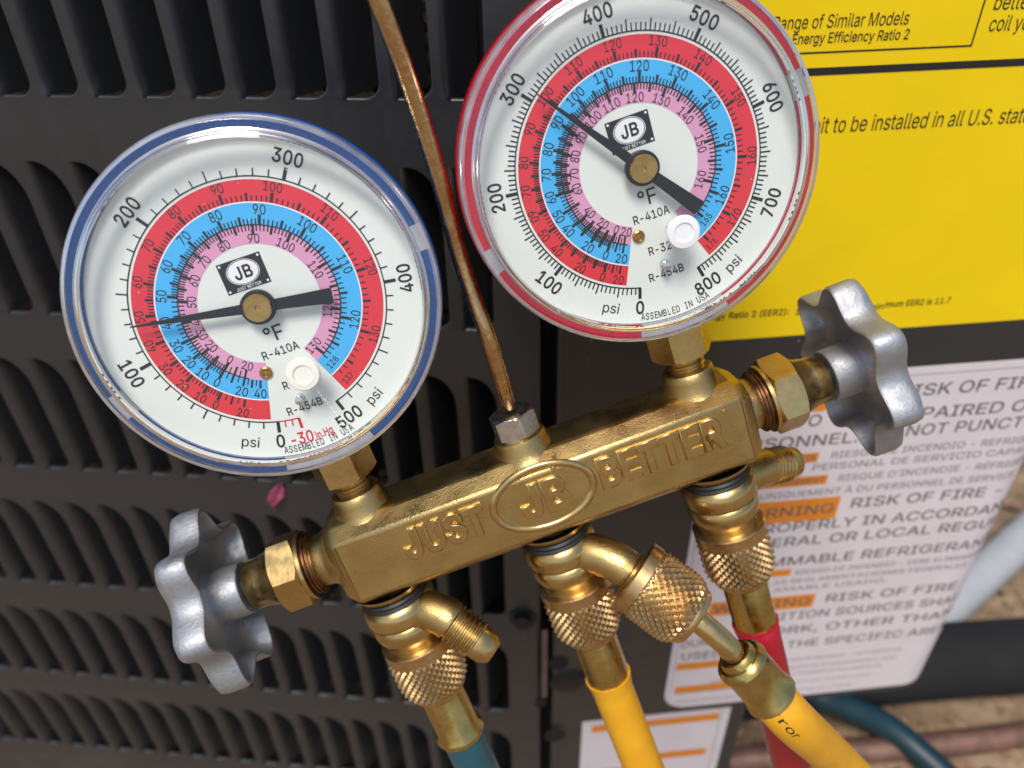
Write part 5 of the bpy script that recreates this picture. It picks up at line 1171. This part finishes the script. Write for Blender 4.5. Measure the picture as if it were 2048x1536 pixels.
def gauge(name, label, C, nvec, spec, paint):
    n3 = nrm(nvec)
    x3 = nrm(np.cross([0, 1.0, 0], n3)); y3 = np.cross(n3, x3)
    c, s = math.cos(math.radians(ROT)), math.sin(math.radians(ROT))
    gx_, gy_ = x3 * c + y3 * s, -x3 * s + y3 * c
    G = np.eye(4)
    G[:3, 0], G[:3, 1], G[:3, 2], G[:3, 3] = RW @ gx_, RW @ gy_, RW @ n3, W(C)
    g = thing(name, parent=man, mat=bmat(np.linalg.inv(MM) @ G), label=label)
    A = lambda cw: cw + OFF
    # dial
    v, f = lathe([(0.01, 0.0), (37.4, 0.0), (37.45, -0.8)], 120)
    mk("dial", v, f, DIAL_W, g)
    c0, c1 = spec['band']
    mk("red_band", *annulus(22.95, 27.75, c0, c1, 0.05), DIAL_R, g, smooth=False)
    mk("blue_band", *annulus(17.95, 22.72, c0, c1, 0.05), DIAL_B, g, smooth=False)
    mk("pink_band", *annulus(13.75, 17.95, c0 if True else 0, c1, 0.05), DIAL_P, g, smooth=False)
    mk("white_line", *annulus(22.7, 22.97, c0, c1, 0.06), WHITE_INK, g, smooth=False)
    zt_ = 0.10
    # psi scale
    P0_, P1_, pmax = spec['psi']
    ang = lambda v_: P0_ + (P1_ - P0_) * v_ / pmax
    T = [annulus(28.3, 28.6, P0_ - 0.3, P1_ + 0.3, zt_)]
    st = spec['pstep']
    for k in range(int(pmax / st) + 1):
        vv = k * st
        if vv % 100 == 0: T.append(tick(ang(vv), 28.4, 31.2, 0.78, zt_))
        elif vv % spec['pmid'] == 0: T.append(tick(ang(vv), 28.5, 30.9, 0.34, zt_))
        else: T.append(tick(ang(vv), 28.5, 30.1, 0.32, zt_))
    mk("pressure_ticks", *join(*T), INK, g, smooth=False)
    N = []
    for vv in range(0, pmax + 1, 100):
        rr = 33.4
        N.append(num(str(vv), ang(vv), rr, 3.0 if vv else 3.1, 0.034, zt_, 0.84))
    for cw in (-153.3, 151.2):
        N.append(num("psi", cw, 33.6, 2.5, 0.004, zt_, 0.95))
    mk("pressure_numerals", *join(*N), INK, g, smooth=False)
    # temperature scales
    def tscale(lab, r_in, r_num, inward, cap, fine, nm, bold):
        vals = np.array([q[0] for q in lab], float); cws = np.array([q[1] + OFF for q in lab], float)
        f_ = lambda x_: float(np.interp(x_, vals, cws))
        T, N = [], []
        lo, hi = int(vals[0]), int(vals[-1])
        x_ = lo
        while x_ <= hi:
            ma, mi5 = x_ % 10 == 0, x_ % 5 == 0
            L, w_ = (2.15, 0.68) if ma else ((1.75, 0.58) if mi5 else (1.25, 0.30))
            if x_ < 0: L, w_ = (2.0, 0.5) if ma else (1.4, 0.26)
            a_, b_ = (r_in - L, r_in) if inward else (r_in, r_in + L)
            T.append(tick(f_(x_), a_, b_, w_, zt_))
            x_ += 5 if x_ < 0 else (2 if x_ < fine and (x_ % 10 != 8) else (2 if x_ < fine else 1))
        for q in lab:
            small_ = q[0] % 10 != 0
            N.append(num(str(abs(q[0])), f_(q[0]), (r_num if not small_ else r_num - 0.5), cap * (0.72 if small_ else 1), bold, zt_, 0.80))
        mk(nm + "_ticks", *join(*T), INK, g, smooth=False)
        mk(nm + "_numerals", *join(*N), INK, g, smooth=False)
    tscale(spec['red'], 23.1, 26.5, False, 2.05, spec['fine'], "red_scale", 0.008)
    tscale(spec['blue'], 18.05, 21.35, False, 2.15, spec['fine'], "blue_scale", 0.010)
    tscale(spec['pink'], 17.85, 14.95, True, 2.0, spec['fine'], "pink_scale", 0.008)
    mk("scale_circle", *annulus(17.8, 18.1, spec['pink'][0][1] + OFF - 3, spec['blue'][-1][1] + OFF, zt_ + 0.02), INK, g, smooth=False)
    # lettering in the gap
    N = [tf(text("\u00b0F", 3.5, 0.012, 0.95), at2(*polar(179, 7.2), zt_)),
         tf(text("R-410A", 1.95, 0.018, 0.84), at2(*polar(180, 11.5), zt_)),
         tf(text("R-32", 1.95, 0.018, 0.84), at2(*polar(180, 19.8), zt_)),
         tf(text("R-454B", 1.95, 0.018, 0.84), at2(*polar(180, 26.1), zt_))]
    word = "ASSEMBLED IN USA"
    for i, ch in enumerate(word):
        if ch == ' ': continue
        cw = 193.2 - 26.4 * i / (len(word) - 1)
        x, y = polar(cw, 35.85)
        N.append(tf(text(ch, 1.75, 0.012, 0.62), at2(x, y, zt_, math.pi - math.radians(cw))))
    mk("dial_lettering", *join(*N), INK, g, smooth=False)
    if spec.get('vac'):
        T = [annulus(28.3, 28.6, P0_ - 10.2, P0_ - 0.5, zt_), tick(P0_ - 10, 28.4, 31.1, 0.7, zt_), tick(P0_ - 3.3, 28.5, 30.1, 0.3, zt_), tick(P0_ - 6.6, 28.5, 30.1, 0.3, zt_),
             num("-30", 186.0, 33.5, 2.9, 0.03, zt_, 0.74), num("in.Hg", 176.9, 33.9, 1.9, 0.03, zt_, 0.68)]
        mk("vacuum_scale", *join(*T), INK_RED, g, smooth=False)
    # name plate
    cx_, cy_, hw, hh = 0.0, spec['plate'], 5.05, 3.6
    M0 = at2(spec.get('platex', 0), cy_, 0)
    mk("name_plate", *tf((np.array([(-hw, -hh, 0.06), (hw, -hh, 0.06), (hw, hh, 0.06), (-hw, hh, 0.06)]), [(0, 1, 2, 3)]), M0), INK, g, smooth=False)
    ov = [(3.45 * math.cos(a), 0.45 + 2.62 * math.sin(a), 0.10) for a in np.linspace(0, 2 * math.pi, 40, endpoint=False)]
    wl_ = [(np.array(ov), [tuple(range(40))])]
    ovr = []
    for rr_, in ((1.05,), (1.09,)):
        ovr += [(3.45 * rr_ * math.cos(a), 0.45 + 2.62 * rr_ * 1.01 * math.sin(a), 0.10) for a in np.linspace(0, 2 * math.pi, 40, endpoint=False)]
    wl_.append((np.array(ovr), [(k, 40 + k, 40 + (k + 1) % 40, (k + 1) % 40) for k in range(40)]))
    for sx in (-1, 1):
        for sy in (-1, 1):
            wl_.append(tf((np.array([(0.28 * math.cos(a), 0.28 * math.sin(a), 0.10) for a in np.linspace(0, 2 * math.pi, 10, endpoint=False)]), [tuple(range(10))]), at2(sx * 4.45, sy * 3.0, 0)))
    wl_.append(tf(text("JUST BETTER", 0.72, 0.01, width=5.8), at2(0, -3.0, 0.10)))
    mk("plate_print", *tf(join(*wl_), M0), WHITE_INK, g, smooth=False)
    mk("plate_monogram", *tf(text("JB", 2.75, 0.045, width=4.1), M0 @ at2(0, 0.42, 0.14)), INK, g, smooth=False)
    # needle with counterweight, hub
    tipc = spec['needle']
    prof = [(-16.6, 1.78), (-16.6, -1.78), (-4, -1.25), (0, -1.25), (6, -1.05), (14, -0.75), (24, -0.35), (spec['nlen'], -0.14), (spec['nlen'], 0.14), (24, 0.35), (14, 0.75), (6, 1.05), (0, 1.25), (-4, 1.25)]
    v, f = prism([(y, x) for x, y in prof], 3.0, 3.35)
    v, f = join((v, f), lathe([(0.01, 2.6), (3.95, 2.6), (3.95, 3.7), (3.7, 3.9), (0.01, 3.9)], 48))
    mk("needle", *tf((v, f), rotz(-math.radians(tipc))), NEEDLE, g, angle=30)
    mk("needle_cap", *lathe([(3.15, 3.8), (3.15, 4.7), (2.95, 4.95), (0.55, 4.85), (0.4, 4.5), (0.01, 4.5)], 48), BRASS_D, g)
    # eyelet, stop pin
    x, y = polar(A(spec['eye'][0]), spec['eye'][1])
    v, f = lathe([(1.5, 0), (1.45, 0.55), (1.1, 0.8), (0.75, 0.5), (0.5, 0.1), (0.01, 0.1)], 28)
    mk("eyelet", v + np.array([x, y, 0.05]), f, BRASS_D, g)
    x, y = polar(180, 23.6)
    v, f = lathe([(0.95, 0), (0.95, 2.0), (0.7, 2.2), (0.7, 2.9), (0.95, 3.0), (0.95, 3.6), (0.01, 3.7)], 20)
    mk("stop_pin", v + np.array([x, y, 0.05]), f, STEEL, g)
    # case with ring darkened for shade, clear clips, clear lens
    ro = 41.0
    mk("case", *lathe([(5, -26), (33, -26), (36, -25), (37.5, -23), (38.0, -15.0), (41.0, -14.4), (41.8, -13.4), (41.9, -3.0), (41.6, -0.9), (41.1, -0.2), (37.4, -0.2)], 128), paint, g)
    T = []
    gaps = sorted(spec['gaps'])
    arcs = []
    for i, (gc, gw) in enumerate(gaps):
        nc, nw = gaps[(i + 1) % len(gaps)]
        if nc <= gc: nc += 360
        arcs.append((gc + gw / 2, nc - nw / 2))
    for a0_, a1_ in arcs:
        T.append(annulus(37.6, 41.1, a0_, a1_, 0.25, 2))
        T.append(None)
    mk("coloured_ring", *join(*[t for t in T if t]), spec["ringmat"], g, smooth=False)
    mk("lens_flange", *annulus(37.45, 41.2, -180, 180, 0.12, 2), FLANGE, g, smooth=False)
    for gc, gw in gaps:
        k_ = join(annulus(37.6, 41.1, gc - gw / 2, gc + gw / 2, 0.3, 1))
        mk("clear_clip", *k_, CLIP, g, smooth=False)
    v, f = lathe([(0.01, 6.6), (36.3, 6.6)], 128)
    mk("lens", v, f, LENS, g)
    v, f = lathe([(36.3, 6.6), (36.9, 6.5), (37.35, 6.1), (37.6, 5.5), (37.7, 4.6), (37.05, 4.6), (36.95, 5.4), (36.75, 5.75), (36.3, 5.9)], 144, closed=True)
    mk("lens_shoulder", v, f, GLASS, g)
    v, f = lathe([(37.65, 4.6), (37.85, 4.75), (38.05, 4.6), (38.2, 4.1)], 128)
    mk("lens_lip", v, f, HAZE, g)
    v, f = lathe([(38.2, 4.1), (38.4, 3.75), (38.7, 3.8), (39.4, 3.95), (40.0, 3.9)], 128)
    mk("lens_rim", v, f, RIM, g)
    v, f = lathe([(40.0, 3.9), (40.7, 3.6), (41.15, 3.0), (41.35, 2.0), (41.4, 0.3), (41.2, -0.1)], 128)
    mk("lens_edge", v, f, HAZE, g)
    v, f = lathe([(37.9, 0.5), (37.95, 1.6), (38.2, 2.4), (38.1, 3.2)], 128)
    mk("reflect_line_wall", v, f, RIM, g)  # inner wall added to give reflected lines in the rim
    # plug through the lens
    x, y = spec['plug']
    v, f = lathe([(1.75, 0.2), (1.9, 6.2), (3.2, 6.7), (3.75, 7.2), (3.9, 7.8), (3.6, 8.4), (2.3, 8.55), (2.0, 8.2), (1.2, 8.15), (0.01, 8.2)], 40)
    mk("lens_plug", v + np.array([x, y, 0]), f, spec['plugmat'], g)
    rd = random.Random(spec['pstep'])
    D = []
    for k in range(34):
        q = polar(rd.uniform(0, 360), 35 * math.sqrt(rd.random()))
        w_ = rd.uniform(0.05, 0.14)
        D.append((np.array([(q[0] + w_ * math.cos(a) * rd.uniform(0.6, 1.3), q[1] + w_ * math.sin(a), 6.66) for a in np.linspace(0, 2 * math.pi, 7)[:-1]]), [tuple(range(6))]))
    tag(mk("lens_dust", *join(*D), WHITE_INK, g, smooth=False), kind="stuff")
    if spec.get('vac'):
        # hairline crack from the plug to the rim
        D = []
        a_, b_ = np.array([x + 1.0, y - 3.7]), np.array(polar(165.5, 37.0))
        for k in range(13):
            t0, t1 = k / 13 + 0.006 * rd.random(), (k + 0.35 + 0.6 * rd.random()) / 13
            p0, p1 = a_ + (b_ - a_) * t0, a_ + (b_ - a_) * t1
            nn2 = nrm([-(b_ - a_)[1], (b_ - a_)[0]]) * (0.06 + 0.12 * t1)
            D.append((np.array([(*(p0 - nn2), 6.68), (*(p1 - nn2), 6.68), (*(p1 + nn2), 6.68), (*(p0 + nn2), 6.68)]), [(0, 1, 2, 3)]))
        mk("lens_crack", *join(*D), WHITE_INK, g, smooth=False)
    return g, G

LSPEC = dict(psi=(-165.2, 164.7, 500), pstep=10, pmid=50, band=(-162.1, 157.7), fine=50,
    red=[(-20, -151.4), (0, -137.6), (10, -129.5), (20, -119.2), (30, -107.9), (40, -94.8), (50, -79.7), (60, -62.6), (70, -43.8), (80, -23.2), (90, -0.2), (100, 25.6), (110, 54.3), (120, 86.9), (130, 122.0), (137, 149.3)],
    blue=[(-40, -160.0), (-20, -148.7), (0, -132.9), (10, -123.0), (20, -112.4), (30, -100.3), (40, -85.1), (50, -68.5), (60, -50.0), (70, -29.5), (80, -6.7), (90, 19.2), (100, 48.3), (110, 80.5), (120, 116.0), (128, 148.0)],
    pink=[(-20, -148.7), (0, -133.2), (20, -113.8), (30, -100.6), (40, -87.5), (50, -71.5), (60, -52.3), (70, -33.3), (80, -11.5), (90, 14.2), (100, 41.4), (110, 73.9), (120, 109.8), (130, 147.0)],
    vac=True, plate=7.7, platex=-0.7, needle=-79.9, nlen=27.9, eye=(-164.5, 16.1), gaps=[(-107, 9), (86, 9), (178, 32)], plug=(4.2, -16.9), plugmat=NYLON, ringmat=RING_B)
RSPEC = dict(psi=(-165.6, 164.2, 800), pstep=5, pmid=25, band=(-158.8, 156.6), fine=60,
    red=[(-20, -157.1), (0, -148.4), (20, -135.6), (40, -120.1), (50, -109.9), (60, -98.9), (70, -85.9), (80, -72.2), (90, -56.3), (100, -39.8), (110, -20.9), (120, -0.6), (130, 21.4), (140, 44.9), (150, 71.2), (160, 100.6), (170, 131.8), (175, 149.2)],
    blue=[(-20, -156.6), (0, -146.0), (20, -133.2), (40, -116.4), (50, -105.6), (60, -92.9), (70, -78.9), (80, -63.8), (90, -47.7), (100, -29.6), (110, -9.6), (120, 12.4), (130, 36.5), (140, 63.0), (150, 91.9), (160, 123.5), (165, 141.2)],
    pink=[(-20, -156.4), (0, -147.0), (20, -133.3), (40, -117.1), (60, -93.5), (70, -80.5), (80, -65.4), (90, -49.4), (100, -31.6), (110, -12.3), (120, 8.7), (130, 32.1), (140, 57.8), (150, 86.0), (160, 116.9)],
    plate=7.9, platex=0.0, needle=-38.6, nlen=28.6, eye=(-167.5, 15.9), gaps=[(-104, 9), (82, 9), (178, 32)], plug=(4.4, -15.9), plugmat=NYLON_W, ringmat=RING_R)
gl_, GL = gauge("pressure_gauge", "pressure gauge with blue rim, dial to 500 psi", CLp, [.163, -.292, 1.0], LSPEC, BLUE_P)
gr_, GR = gauge("pressure_gauge", "pressure gauge with red rim, dial to 800 psi", CRp, [.097, -.386, 1.0], RSPEC, RED_P)

# ------------------------------------------------------------------ petal caught on the grille
s, z = on_left((556, 985))
V, F = [], []
for i in range(9):
    u = i / 8
    wl0, wr0 = [1.2, 2.6, 3.4, 3.0, 3.6, 3.0, 2.2, 1.2, 0.3][i], [0.6, 1.4, 2.0, 3.2, 2.6, 2.9, 2.8, 2.2, 1.1][i]
    for j in range(5):
        t = j / 4
        V.append((-wl0 + (wl0 + wr0) * t + 6.0 * u - 3 + 0.8 * math.sin(5 * u), 11 * u - 5.5 + 0.9 * math.sin(7 * t + 3 * u), 1.0 + 2.4 * abs(t - 0.45) + 1.6 * math.sin(4 * u + 2 * t)))
F = [(i * 5 + j, i * 5 + j + 1, (i + 1) * 5 + j + 1, (i + 1) * 5 + j) for i in range(8) for j in range(4)]
M = np.eye(4); M[:3, 3] = (s, z, 0)
o = mk("petal", V, F, PETAL, loc=bmat(MLp @ M))
sol = o.modifiers.new("thickness", 'SOLIDIFY'); sol.thickness = 0.0003
tag(o, "dried pink flower petal caught on the louvered grille", "petal")
